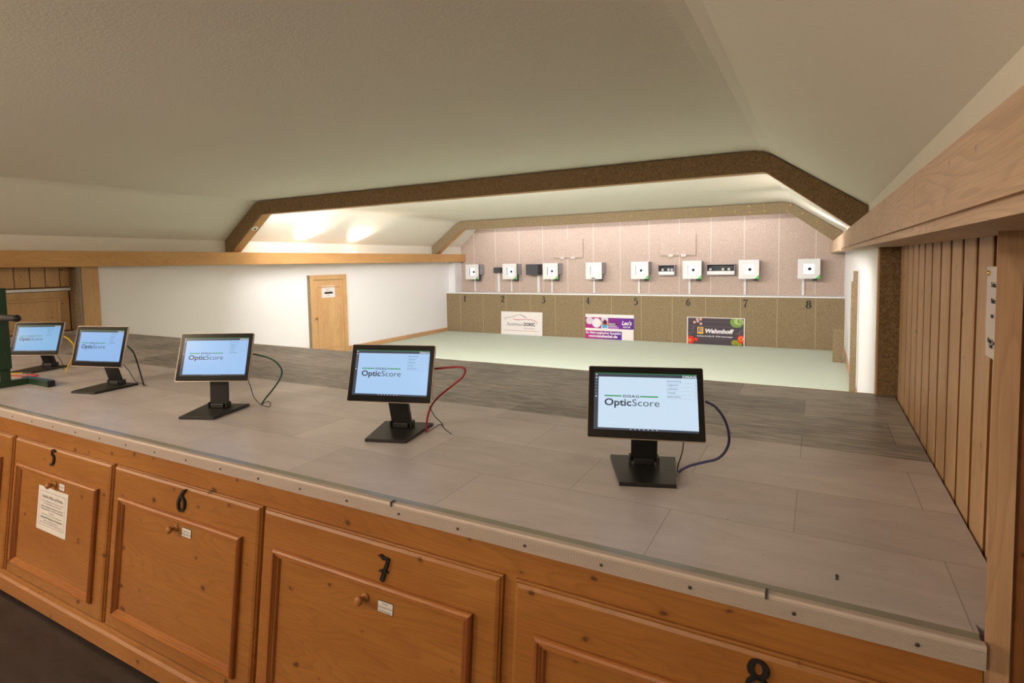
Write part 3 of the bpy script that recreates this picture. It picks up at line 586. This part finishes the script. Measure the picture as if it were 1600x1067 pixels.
for lane, x, y, z, yw, tilt, by, (sr, sb), lab, tint, st_ in MON:
    t = thing('touch_screen', lab, 'screen', (x, y, 0.0006), (0, 0, yw), 'touch screens on the bench')
    # base: flat plate, narrower towards the shooter
    br_ = by-yw
    base = MB(); poly = [(-0.083, -0.118), (0.083, -0.118), (0.114, 0.02), (0.114, 0.140), (-0.114, 0.140), (-0.114, 0.02)]
    poly = [(-0.086, -0.122), (0.086, -0.122), (0.112, 0.132), (-0.112, 0.132)]
    def ring(k, zz): return lambda a, b: (a*k, b*k, zz)
    base.prism(poly, ring(1.0, 0.0), ring(1.0, 0.010), caps=False); base.prism(poly, ring(1.0, 0.010), ring(0.985, 0.0125), caps=False)
    base.add([(a, b, 0) for a, b in poly], [(3, 2, 1, 0)]); base.add([(a*0.985, b*0.985, 0.0125) for a, b in poly], [(0, 1, 2, 3)])
    base.build('base_plate', m_black, t, (sr, sb, 0), (0, 0, br_))
    R_ = Matrix.Rotation(br_, 3, 'Z')
    def L(p): q = R_ @ Vector(p); return (q.x+sr, q.y+sb, q.z)
    hb = {4: 0.095, 5: 0.085}.get(lane, 0.055)
    # hinge block
    hg = MB(); hg.box(-0.034, 0.034, hb-0.020, hb+0.016, 0.0127, 0.034, ch=0.003)
    hg.box(-0.050, -0.042, hb-0.018, hb+0.022, 0.0127, 0.040, ch=0.003); hg.box(0.042, 0.050, hb-0.018, hb+0.022, 0.0127, 0.040, ch=0.003)
    hg.build('hinge', m_black, t, (sr, sb, 0), (0, 0, br_))
    # arm: gently curved flat column from the hinge to the back of the screen
    p0 = Vector(L((0, hb+0.004, 0.022))); zs = z; p2 = Vector((0.0, 0.030, zs-0.02)); p1 = Vector((p0.x*0.6, p0.y*0.55+0.020, 0.10))
    arm = MB(); secs = []
    for k in range(9):
        q = k/8; c_ = p0*(1-q)**2+p1*2*q*(1-q)+p2*q*q
        d_ = ((p1-p0)*(1-q)+(p2-p1)*q).normalized(); nrm = Vector((0, -d_.z, d_.y)).normalized()
        w_ = 0.043; h_ = 0.009
        secs.append([c_+Vector((sx*w_, 0, 0))+nrm*sy*h_ for sx, sy in ((-1, -1), (1, -1), (1, 1), (-1, 1))])
    arm.add([p for s_ in secs for p in s_], [(4*k+i, 4*k+(i+1) % 4, 4*k+4+(i+1) % 4, 4*k+4+i) for k in range(8) for i in range(4)]+[(0, 1, 2, 3), (32, 35, 34, 33)])
    arm.build('arm', m_black, t)
    # head
    def hd(mb, name, m, parent=t): return mb.build(name, m, parent, (0, 0, z), (-tilt, 0, 0))
    def rrect(w, h, r, n=4):
        out = []
        for cx, cz, a0 in ((w/2-r, h/2-r, 0), (-w/2+r, h/2-r, PI/2), (-w/2+r, -h/2+r, PI), (w/2-r, -h/2+r, 1.5*PI)):
            out += [(cx+r*math.cos(a0+k*PI/2/n), cz+r*math.sin(a0+k*PI/2/n)) for k in range(n+1)]
        return out
    rim = MB().prism(rrect(SW, SH, 0.006), lambda a, b: (a, 0.0, b), lambda a, b: (a, 0.011, b)); hd(rim, 'rim', m_rim)
    hs = MB().prism(rrect(SW*0.94, SH*0.90, 0.010), lambda a, b: (a, 0.0115, b), lambda a, b: (a*0.96, 0.028, b*0.94)); hs.prism(rrect(0.12, 0.12, 0.008), lambda a, b: (a, 0.0282, b), lambda a, b: (a*0.9, 0.034, b*0.9)); hd(hs, 'housing', m_housing)
    bz = MB().prism(rrect(SW-0.003, SH-0.003, 0.005), lambda a, b: (a, -0.0006, b), lambda a, b: (a, -0.0001, b)); bzo = hd(bz, 'bezel', m_blackgloss)
    d = build_display(display_mats(str(lane), tint, st_), t, -0.0009); d.location = (0, 0, z); d.rotation_euler = (-tilt, 0, 0)

CAB = {
'8b': [(8.3328, 0.62, 0.2456), (8.3644, 0.6183, 0.2306), (8.3919, 0.6161, 0.195), (8.406, 0.6138, 0.146), (8.4008, 0.6119, 0.1046), (8.3744, 0.61, 0.0681), (8.3318, 0.6079, 0.0496), (8.2922, 0.606, 0.0334), (8.2641, 0.6046, 0.0165), (8.2519, 0.6038, 0.0045)],
'8t': [(8.275, 0.57, 0.118), (8.2678, 0.586, 0.0806), (8.2512, 0.607, 0.0308), (8.2446, 0.6188, 0.002)],
'7r': [(7.2631, 0.62, 0.2705), (7.3382, 0.6181, 0.2825), (7.3908, 0.6168, 0.2877), (7.4161, 0.6161, 0.2802), (7.4034, 0.6151, 0.2499), (7.3519, 0.6133, 0.2086), (7.2872, 0.6112, 0.1591), (7.2467, 0.6095, 0.1114), (7.2271, 0.6079, 0.0595), (7.2218, 0.6063, 0.0045)],
'7t': [(7.2686, 0.57, 0.1258), (7.2805, 0.5896, 0.0814), (7.301, 0.6056, 0.0524), (7.3082, 0.6172, 0.0256), (7.3319, 0.6324, 0.002)],
'7u': [(7.3055, 0.613, 0.034), (7.29, 0.6105, 0.0435), (7.262, 0.608, 0.026), (7.226, 0.6076, 0.002)],
'6g': [(6.1844, 0.58, 0.2706), (6.2786, 0.5879, 0.2585), (6.336, 0.5937, 0.2359), (6.3638, 0.5988, 0.1981), (6.3432, 0.6033, 0.1562), (6.2819, 0.61, 0.0984), (6.2151, 0.6163, 0.0446), (6.1716, 0.6208, 0.0045)],
'6t': [(6.1884, 0.54, 0.1442), (6.1895, 0.5514, 0.1132), (6.1853, 0.571, 0.0572), (6.2044, 0.587, 0.0212), (6.2369, 0.6004, 0.0073), (6.2545, 0.6066, 0.0077), (6.2521, 0.6128, 0.0229), (6.2231, 0.6189, 0.0276), (6.1624, 0.6309, 0.002)],
'5g': [(5.1476, 0.53, 0.2597), (5.1686, 0.5481, 0.224), (5.1543, 0.5759, 0.1494), (5.1296, 0.6046, 0.0678), (5.1108, 0.6266, 0.0045)],
'5t': [(5.1484, 0.5, 0.1617), (5.126, 0.5439, 0.1053), (5.0918, 0.588, 0.0409), (5.1017, 0.6167, 0.0195), (5.1134, 0.6434, 0.002)],
'4y': [(4.0119, 0.7, 0.2428), (4.0961, 0.6941, 0.2247), (4.1696, 0.6868, 0.1869), (4.1703, 0.6772, 0.1189), (4.1324, 0.6687, 0.0614), (4.0948, 0.6603, 0.0045)],
'4t': [(3.9442, 0.68, 0.1077), (3.9645, 0.6971, 0.0512), (3.9469, 0.7094, 0.002)],
'sr': [(3.76, 0.39, 0.0048), (3.88, 0.43, 0.0048), (3.98, 0.452, 0.0048), (4.06, 0.468, 0.0048), (4.09, 0.50, 0.0048), (4.03, 0.52, 0.0048), (3.95, 0.495, 0.0048)],
'sy': [(3.60, 0.36, 0.0045), (3.72, 0.43, 0.0045), (3.80, 0.47, 0.0045), (3.86, 0.51, 0.0045)],
}
CL = {'8b': ('8', 0.0042, 'thick blue cable looping out behind the nearest touch screen'), '8t': ('t', 0.0018, 'thin black cable hanging from the nearest touch screen'),
      '7r': ('7', 0.0042, 'red cable looping out to the right of its touch screen'), '7t': ('t', 0.0018, 'thin black cable hanging beside the red cable'),
      '6g': ('6', 0.0042, 'dark green cable curving down from the middle touch screen'), '6t': ('t', 0.0018, 'thin black cable in a loop beside the green cable'),
      '5g': ('5', 0.0042, 'thick dark cable curving from the second screen from the left'), '5t': ('t', 0.0018, 'thin black cable beside the thick dark cable'),
      '4y': ('4', 0.0048, 'yellow cable looping between the two leftmost touch screens'), '4t': ('t', 0.0018, 'thin black cable under the screen beside the green stand'),
      'sr': ('r', 0.0038, 'bright red cable lying on the worktop at the green stand'), 'sy': ('4', 0.0038, 'yellow cable lying on the worktop behind the green stand')}
for k, (mk, r, lab) in CL.items():
    mb = MB().tube(smooth_path(CAB[k]), r, 0, 8)
    if k == '7t': mb.tube(smooth_path(CAB['7u']), 0.0016, 0, 8)
    tag(mb.build('cable', m_cable[mk]), lab, 'cable')

# green metal rifle stand at the left edge
t = thing('rifle_stand', 'dark green metal rifle stand with T-shaped foot at the left edge', 'stand', (4.315, 0.25, 0.0006))
MB().box(-0.026, 0.026, -0.026, 0.026, 0.0375, 0.1095, ch=0.003).build('lower_post', m_stand, t)
MB().box(-0.033, 0.033, -0.033, 0.033, 0.11, 0.425, ch=0.004).build('sleeve', m_stand, t)
MB().box(-0.029, 0.031, -0.029, 0.031, 0.426, 0.602, ch=0.004).build('upper_post', m_stand, t)
mb = MB().tube([(-0.10, -0.02, 0.428), (0.236, -0.004, 0.428)], 0.0185, 0, 16); mb.tube([(0.2362, -0.004, 0.428), (0.243, -0.004, 0.428)], 0.021, 1, 16)
mb.build('rest_bar', [m_standgrip, m_black], t)
MB().box(-0.022, 0.022, -0.19, 0.1085, 0.0, 0.037, ch=0.003).build('foot', m_stand, t)
mb = MB().box(-0.07, 0.262, 0.109, 0.151, 0.0, 0.038, ch=0.003); mb.box(0.2622, 0.268, 0.111, 0.149, 0.002, 0.036, 1)
mb.build('cross_foot', [m_stand, m_black], t)

# ------------------------------------------------------------------ electronic targets on the far wall
TX = [1.637, 2.625, 3.620, 4.600, 5.556, 6.557, 7.551, 8.510]
lanes = 'one two three four five six seven eight'.split()
proto = None
YT = 9.72
DB = D-YT-0.0025
def make_target(x, n):
    t = thing('electronic_target', '', 'target', (x, YT, 0.508), (0, 0, 0), 'electronic targets on the far wall')
    w = 0.1715; hw = 0.083
    fp = MB()
    for x0, x1, z0, z1 in ((-w, -hw, -w, w), (hw, w, -w, w), (-hw, hw, hw, w), (-hw, hw, -w, -hw)): fp.box(x0, x1, 0, 0.03, z0, z1)
    fp.build('front_plate', m_white, t)
    bd = MB()
    bd.box(-w+0.01, -hw-0.001, 0.0305, 0.085, -w+0.01, w-0.008); bd.box(hw+0.001, w-0.012, 0.0305, 0.085, -w+0.01, w-0.008); bd.box(-hw, hw, 0.0305, 0.085, hw+0.001, w-0.008); bd.box(-hw, hw, 0.0305, 0.085, -w+0.01, -hw-0.001)
    bd.box(-w+0.01, w-0.012, 0.0852, 0.09, -w+0.01, w-0.008)
    bd.build('inner_housing', m_dark, t)
    MB().box(-w+0.02, w-0.008, 0.0905, DB, -0.07, w-0.005, ch=0.003).build('rear_box', m_tgtgrey, t)
    MB().box(-hw, hw, 0.070, 0.0845, -hw, hw).build('lit_panel', m_lit, t)
    r = 0.030 if n != 4 else 0.009
    MB().ellipse(0.03, 0.0, r, r, lambda u, v: (u-0.018, 0.0692, v-0.004)).build('black_spot', m_ink, t)
    if n == 4: MB().box(-0.05, 0.03, -0.002, -0.0003, -0.160, -0.142).build('label_strip', m_dark, t)
    else: MB().prism([(w, -w), (w, -w+0.075), (w-0.075, -w)], lambda a, b: (a, -0.0025, b), lambda a, b: (a, -0.0003, b)).build('green_corner', m_green, t)
    mm = MB().box(0.06, 0.135, 0.095, 0.20, -0.215, -0.075, ch=0.006); mm.box(0.075, 0.12, 0.08, 0.0945, -0.20, -0.10)
    mm.build('paper_motor', m_dark, t)
    return t
labs = ['electronic target above number 1, at the left corner', 'electronic target above number 2, between two black boxes', 'electronic target above number 3, right of the larger black box', 'electronic target above number 4, with no green corner', 'electronic target above number 5, left of the small lamp trough', 'electronic target above number 6, between the two lamp troughs', 'electronic target above number 7, right of the long lamp trough', 'rightmost electronic target, above number 8']
for i, x in enumerate(TX):
    t = make_target(x, i+1); t['label'] = labs[i]
    cx = [1.554, 2.533, 3.538, 4.512, 5.468, 6.463, 7.461, 8.421][i]
    tag(MB().box(cx-0.019, cx+0.019, D-0.026, D-0.0025, 0.036, 0.42).build('cable_duct', m_white), 'white cable duct running down from electronic target %d' % (i+1), 'cable duct', 'cable ducts under the targets')
# black boxes with ducts
for (x0, x1, z0, z1, d0, cx, lab) in ((2.105, 2.285, 0.475, 0.60, 0.10, 2.20, 'small black box between targets 1 and 2'), (3.00, 3.30, 0.425, 0.66, 0.22, 3.215, 'larger black box between targets 2 and 3')):
    mb = MB().box(x0, x1, D-0.0025-d0, D-0.0025, z0, z1, ch=0.004); mb.box(x0+0.012, x1-0.012, D-0.006-d0, D-0.003-d0, z0+0.012, z1-0.012)
    tag(mb.build('black_box', m_dark), lab+' on the far wall', 'box')
    tag(MB().box(cx-0.03, cx+0.03, D-0.03, D-0.0025, 0.036, z0-0.001).build('cable_duct', m_white), 'wider white cable duct under the '+lab.split(' between')[0], 'cable duct')
# lamp troughs
for (x0, x1, bulbs, lab) in ((5.885, 6.205, (0.24, 0.60, 0.80), 'small open lamp trough between targets 5 and 6'), (6.80, 7.298, (0.12, 0.57, 0.78), 'long open lamp trough between targets 6 and 7')):
    z0, z1, y0 = 0.405, 0.605, 9.85; yb = D-0.0025
    t = thing('lamp_trough', lab, 'lamp', ((x0+x1)/2, y0, z0)); w = (x1-x0)/2; h = z1-z0; dd = yb-y0
    mb = MB(); mb.box(-w, w, dd-0.01, dd, 0, h, 1); mb.box(-w, w, 0, dd-0.0105, h-0.008, h, 0); mb.box(-w, w, 0, dd-0.0105, 0, 0.008, 0); mb.box(-w, -w+0.008, 0, dd-0.0105, 0.0085, h-0.0085, 0); mb.box(w-0.008, w, 0, dd-0.0105, 0.0085, h-0.0085, 0)
    mb.build('housing', [m_tgtgrey, m_dark], t)
    MB().box(-w+0.009, w-0.009, 0.012, 0.02, 0.009, 0.075).build('front_lip', m_white, t)
    for b in bulbs:
        MB().lathe([(0.010, 0.0), (0.012, 0.02), (0.026, 0.045), (0.026, 0.05), (0.010, 0.052)], lambda u, v, hh, b=b: (-w+2*w*b+u, 0.115-hh, 0.105+v)).build('lamp_bulb', m_white, t)
# flaps of fibreboard on the target wall
for x0, x1, z0, z1, lab in ((3.59, 4.265, 0.79, 1.185, 'blank fibreboard flap on the far wall, left of the room middle'), (5.895, 6.58, 0.79, 1.195, 'blank fibreboard flap above the small lamp trough')):
    t = thing('wall_flap', lab, 'panel', ((x0+x1)/2, D-0.003, z0)); w = (x1-x0)/2
    MB().box(-w, w, -0.026, 0.0, 0, z1-z0).build('flap_board', m_fibre_l, t)
    for u in (-0.40, 0.32): MB().box(u*w-0.045, u*w+0.045, -0.030, -0.0265, -0.028, 0.022).build('clear_clip', plain('clear_clip', (0.62, 0.58, 0.52, 1), 0.3), t)

# lane numbers on the lower panel
SER = {
 '1': [([(-0.16, 0.36), (0.0, 0.48)], [0.06, 0.10]), ([(0.02, 0.48), (0.02, -0.42)], 0.17), ([(-0.16, -0.46), (0.20, -0.46)], 0.07)],
 '2': [([(-0.22, 0.20), (-0.24, 0.34), (-0.06, 0.48), (0.14, 0.44), (0.22, 0.26), (0.10, 0.02), (-0.14, -0.22), (-0.26, -0.42)], [0.12, 0.11, 0.08, 0.12, 0.16, 0.14, 0.08, 0.05]), ([(-0.26, -0.42), (-0.06, -0.38), (0.12, -0.46), (0.26, -0.30)], [0.05, 0.13, 0.13, 0.05])],
 '3': [([(-0.24, 0.40), (-0.06, 0.48), (0.14, 0.42), (0.14, 0.22), (-0.04, 0.06), (0.14, 0.02), (0.22, -0.18), (0.10, -0.44), (-0.12, -0.50), (-0.26, -0.42)], [0.06, 0.09, 0.13, 0.11, 0.05, 0.10, 0.16, 0.13, 0.09, 0.12])],
 '4': [([(0.10, -0.48), (0.10, 0.48)], 0.14), ([(0.10, 0.46), (-0.28, -0.16)], 0.05), ([(-0.30, -0.18), (0.30, -0.18)], 0.08), ([(-0.04, -0.47), (0.24, -0.47)], 0.06)],
 '5': [([(-0.18, 0.43), (0.0, 0.42), (0.24, 0.46)], [0.11, 0.13, 0.05]), ([(-0.18, 0.46), (-0.20, 0.06)], 0.06), ([(-0.20, 0.08), (0.04, 0.14), (0.22, -0.04), (0.20, -0.30), (0.02, -0.48), (-0.24, -0.42)], [0.05, 0.09, 0.16, 0.16, 0.10, 0.12])],
 '6': [([(0.20, 0.48), (-0.06, 0.32), (-0.20, 0.04), (-0.20, -0.22), (-0.02, -0.46), (0.16, -0.36), (0.22, -0.16), (0.10, 0.06), (-0.10, 0.02)], [0.05, 0.12, 0.15, 0.15, 0.09, 0.13, 0.15, 0.10, 0.05])],
 '7': [([(-0.26, 0.30), (-0.22, 0.42), (0.0, 0.40), (0.26, 0.46)], [0.05, 0.13, 0.13, 0.05]), ([(0.26, 0.46), (0.08, 0.10), (-0.02, -0.18), (-0.06, -0.52)], [0.05, 0.09, 0.14, 0.18])],
 '8': [([(0.18*math.cos(2*PI*k/14), 0.25+0.21*math.sin(2*PI*k/14)) for k in range(15)], [0.11+0.04*math.cos(4*PI*k/14) for k in range(15)]), ([(0.22*math.cos(2*PI*k/14), -0.22+0.25*math.sin(2*PI*k/14)) for k in range(15)], [0.12+0.05*math.cos(4*PI*k/14) for k in range(15)])],
}
NX = [1.517, 2.517, 3.517, 4.517, 5.517, 6.517, 7.517, 8.517]
for i in range(8):
    mb = MB(); h = 0.135; zc = -0.098
    for pts, ws in SER[str(i+1)]:
        if not isinstance(ws, list): ws = [ws]*len(pts)
        sp = smooth_path([(p[0], p[1], w) for p, w in zip(pts, ws)], 3)
        mb.ribbon([(p.x, p.y) for p in sp], [max(p.z, 0.03)*1.15 for p in sp], lambda u, v, d: (u*h, -d, v*h), 0.006)
    tag(mb.build('lane_number', m_numeral, None, (NX[i], D2-0.0025, zc)), 'black number %d on the lower fibreboard panel' % (i+1), 'number', 'lane numbers on the lower panel')

# advertising boards leaning on the lower panel
def sign(cx, label, fn):
    t = MB(); t.box(-0.505, 0.505, 0.0, 0.010, 0.0, 0.502); mats = [flat('board_white', 236, 230, 226)]
    def rect(x0, z0, x1, z1, d, mi): t.add([(x0, -d, z0), (x1, -d, z0), (x1, -d, z1), (x0, -d, z1)], [(0, 1, 2, 3)], mi)
    fn(t, mats, rect)
    o = t.build('advertising_board', mats, None, (cx, D2-0.035, ZF+0.0005), (-0.045, 0, 0), recalc=False)
    return tag(o, label, 'sign')
T_ = lambda t, s, size, x, z, mi, d=0.003, **k: t.text(s, size, lambda u, v: (x+u, -d, z+v), mi, **k)
def s1(t, mats, rect):
    mats += [flat('sign_dark', 62, 60, 62), flat('sign_red', 196, 60, 58), flat('sign_grey', 120, 116, 116)]
    R3 = lambda u, v, d: (u, -0.001-d, v)
    sp = smooth_path([(-0.40, 0.325, 0.008), (-0.395, 0.365, 0.007), (-0.25, 0.385, 0.006), (-0.08, 0.435, 0.006), (0.0, 0.432, 0.010), (0.12, 0.375, 0.012)], 5); t.ribbon([(p.x, p.y) for p in sp], [p.z for p in sp], R3, 0.001, 1)
    sp = smooth_path([(-0.20, 0.355, 0.012), (-0.12, 0.325, 0.012), (0.05, 0.338, 0.010), (0.25, 0.335, 0.010), (0.36, 0.295, 0.010), (0.385, 0.245, 0.006)], 5); t.ribbon([(p.x, p.y) for p in sp], [p.z for p in sp], R3, 0.001, 2)
    T_(t, 'Autohaus', 0.098, -0.355, 0.200, 3, width=0.385); T_(t, 'DOKIC', 0.098, 0.055, 0.200, 1, width=0.275, bold=0.003)
    T_(t, 'Meisterbetrieb', 0.034, 0.06, 0.135, 3, width=0.27)
    rect(-0.44, 0.088, 0.43, 0.094, 0.002, 2)
def s2(t, mats, rect):
    mats += [flat('sign_magenta', 176, 48, 134), flat('sign_purple', 104, 44, 140), flat('sign_paper', 232, 226, 230), flat('sign_lilac', 178, 120, 196), flat('sign_skin', 176, 116, 92), flat('sign_cyan', 84, 168, 208), flat('sign_plum', 92, 40, 72), flat('sign_beaker', 214, 206, 214)]
    n = 12; x0, x1 = -0.505, 0.505
    for k in range(n):        # printed colour blend from magenta to purple
        a = x0+(x1-x0)*k/n; b = x0+(x1-x0)*(k+1)/n; f = k/(n-1)
        mats.append(flat('sign_blend_%d' % k, int(184*(1-f)+92*f), int(48*(1-f)+46*f), int(130*(1-f)+146*f)))
        rect(a, 0.215, b, 0.435, 0.001, len(mats)-1)
        a2 = -0.505+0.77*k/n; b2 = -0.505+0.77*(k+1)/n; rect(a2, 0.0, b2, 0.165, 0.001, len(mats)-1)
    E = lambda u, v: (u, -0.002, v)
    E3 = lambda u, v: (u, -0.003, v)
    t.ellipse(-0.415, 0.365, 0.075, 0.075, E, 8); t.ellipse(-0.265, 0.325, 0.10, 0.10, E3, 8); t.ellipse(-0.265, 0.325, 0.085, 0.085, lambda u, v: (u, -0.004, v), 3)
    rect(-0.165, 0.195, -0.02, 0.47, 0.003, 8); rect(-0.15, 0.27, -0.03, 0.37, 0.004, 5); rect(-0.14, 0.215, -0.04, 0.29, 0.0045, 6); t.ellipse(-0.085, 0.345, 0.035, 0.05, lambda u, v: (u, -0.005, v), 7); t.ellipse(-0.09, 0.205, 0.062, 0.02, lambda u, v: (u, -0.005, v), 3); t.ellipse(-0.092, 0.455, 0.072, 0.022, lambda u, v: (u, -0.005, v), 3)
    rect(-0.015, 0.26, 0.16, 0.33, 0.003, 7); rect(-0.02, 0.218, 0.20, 0.26, 0.002, 4)
    T_(t, 'Digitaler', 0.042, -0.01, 0.300, 3, 0.004, bold=0.001); T_(t, 'Rundumdruck', 0.042, -0.01, 0.262, 3, 0.004, bold=0.001, width=0.17)
    t.ellipse(0.36, 0.325, 0.105, 0.105, E, 2); T_(t, "Leo's", 0.115, 0.262, 0.300, 3, 0.004, bold=0.004, width=0.20, shear=0.2); T_(t, 'BECHER', 0.042, 0.29, 0.245, 3, 0.004, bold=0.001)
    T_(t, 'Ihr Mehrwegbecher Spezialist', 0.062, -0.495, 0.105, 3, 0.003, width=0.74, bold=0.002); T_(t, 'www.leosbecher.de', 0.074, -0.43, 0.035, 3, 0.003, width=0.61, bold=0.0035)
def s3(t, mats, rect):
    mats += [flat('slate_print', 78, 70, 76), flat('logo_yellow', 240, 190, 62), flat('logo_blue', 52, 66, 150), flat('lettering_white', 232, 228, 230), flat('tomato_red', 222, 58, 30), flat('tomato_light', 244, 120, 60), flat('garlic_pink', 214, 170, 154), flat('cabbage_green', 128, 158, 82), flat('cabbage_light', 176, 196, 124), flat('pear_green', 150, 154, 50), flat('pencil_grey', 140, 130, 140), flat('slate_streak', 98, 84, 86)]
    rect(-0.488, 0.0, 0.488, 0.490, 0.001, 1)
    for z in (0.10, 0.22, 0.33, 0.42, 0.465): rect(-0.46, z, 0.46, z+0.012, 0.0014, 12)
    L3 = lambda d: (lambda u, v: (u, -d, v))
    def clip_e(cx, cz, rx, rz, mi, d):
        t.add([(max(-0.488, min(0.488, cx+rx*math.cos(2*PI*k/24))), -d, max(0.0, min(0.490, cz+rz*math.sin(2*PI*k/24)))) for k in range(24)], [tuple(range(24))], mi)
    rect(-0.315, 0.195, -0.21, 0.32, 0.002, 2); rect(-0.298, 0.230, -0.282, 0.305, 0.003, 3)
    for z in (0.230, 0.260, 0.290): rect(-0.283, z, -0.225, z+0.015, 0.003, 3)
    T_(t, 'Wahmhoff', 0.105, -0.185, 0.217, 4, 0.003, width=0.50, bold=0.005, shear=0.2)
    T_(t, 'Kaufbeurerstraße 28 · 87656 Germaringen', 0.030, -0.32, 0.145, 4, 0.003, width=0.62, bold=0.001)
    clip_e(-0.445, 0.075, 0.075, 0.075, 5, 0.002); clip_e(-0.45, 0.07, 0.032, 0.03, 6, 0.003); clip_e(-0.45, 0.055, 0.010, 0.010, 10, 0.004); clip_e(-0.335, 0.085, 0.030, 0.033, 5, 0.002); clip_e(-0.345, 0.095, 0.009, 0.009, 6, 0.003)
    for x, z in ((-0.37, 0.405), (-0.32, 0.46), (-0.31, 0.425), (-0.26, 0.465), (-0.255, 0.38)): clip_e(x, z, 0.024, 0.025, 7, 0.002)
    clip_e(0.37, 0.425, 0.115, 0.095, 8, 0.002); clip_e(0.40, 0.44, 0.075, 0.06, 9, 0.003); clip_e(0.40, 0.45, 0.02, 0.05, 8, 0.004); clip_e(0.44, 0.42, 0.012, 0.05, 8, 0.004)
    clip_e(0.445, 0.12, 0.065, 0.075, 5, 0.003); clip_e(0.445, 0.13, 0.045, 0.045, 6, 0.004); clip_e(0.445, 0.125, 0.012, 0.014, 1, 0.005)
    clip_e(0.345, 0.055, 0.065, 0.048, 10, 0.0035); clip_e(0.40, 0.028, 0.065, 0.025, 10, 0.0035)
    R3 = lambda u, v, d: (u, -0.002-d, v)
    t.ribbon([(-0.47, 0.19), (-0.42, 0.20), (-0.40, 0.25), (-0.38, 0.32), (-0.43, 0.35)], 0.005, R3, 0.0005, 11); t.ribbon([(-0.47, 0.285), (-0.40, 0.29), (-0.37, 0.32)], 0.004, R3, 0.0005, 11)
    t.ribbon([(0.37, 0.21), (0.42, 0.245), (0.48, 0.30)], 0.005, R3, 0.0005, 11); t.ribbon([(0.41, 0.20), (0.43, 0.25), (0.42, 0.28)], 0.004, R3, 0.0005, 11)
sign(2.985, 'white advertising board with a car outline on the lower panel', s1)
sign(4.975, 'purple advertising board with white beakers on the lower panel', s2)
sign(7.005, 'dark grey advertising board with painted vegetables on the lower panel', s3)

# loose boards by the right wall
tag(MB().box(-0.066, 0.066, -0.011, 0.011, 0.0, 0.50).build('loose_board', m_fibre, None, (8.925, 8.40, ZF+0.001), (-0.03, 0, -0.05)), 'short loose fibreboard offcut standing on the green floor at right', 'board')
mb = MB(); mb.prism([(-0.032, 0), (0.030, 0), (0.030, 1.415), (-0.014, 1.415), (-0.014, 1.30), (-0.032, 1.30)], lambda a, b: (a, -0.012, b), lambda a, b: (a, 0.012, b))
tag(mb.build('leaning_strip', m_fibre, None, (9.005, 6.0, ZF+0.001)), 'tall narrow fibreboard strip leaning on the white right wall', 'board')
# notice on the slats
mb = MB(); nn = 14; vs = []
for k in range(nn+1):
    v = k/nn; wv = 0.004*math.sin(v*7.0)
    vs += [(8.980+wv*0.3, 0.388-0.012*v+wv, 0.674-0.20*v), (8.984, 0.180, 0.676-0.205*v)]
mb.add(vs, [(2*k, 2*k+1, 2*k+3, 2*k+2) for k in range(nn)])
g = lambda u, v: (8.9775, 0.335-u, 0.585+v)
for z, s_, x in ((0.045, 'Schützen', -0.005), (0.010, 'Bitte', -0.002), (-0.022, 'nur', 0.0), (-0.078, 'Beim Laden', -0.018), (-0.088, 'Lauf', -0.006)): mb.text(s_, 0.016, lambda u, v, z=z, x=x: g(u+x, v+z), 1)
mb.lathe([(0.005, 0), (0.005, 0.002), (0.002, 0.003)], lambda a, b, h: (8.979-h, 0.368+a, 0.660+b), 2, 10)
o = mb.build('paper_notice', [m_paper, m_ink, plain('brass_pin', (0.9, 0.6, 0.12, 1), 0.25, 0.9)], recalc=False)
so = o.modifiers.new('thick', 'SOLIDIFY'); so.thickness = 0.0006
tag(o, 'long white paper notice pinned to the slat wall behind the post', 'notice')

# ------------------------------------------------------------------ lift everything so that the floor is at z = 0
for o in bpy.data.objects:
    if o.parent is None: o.location.z += H
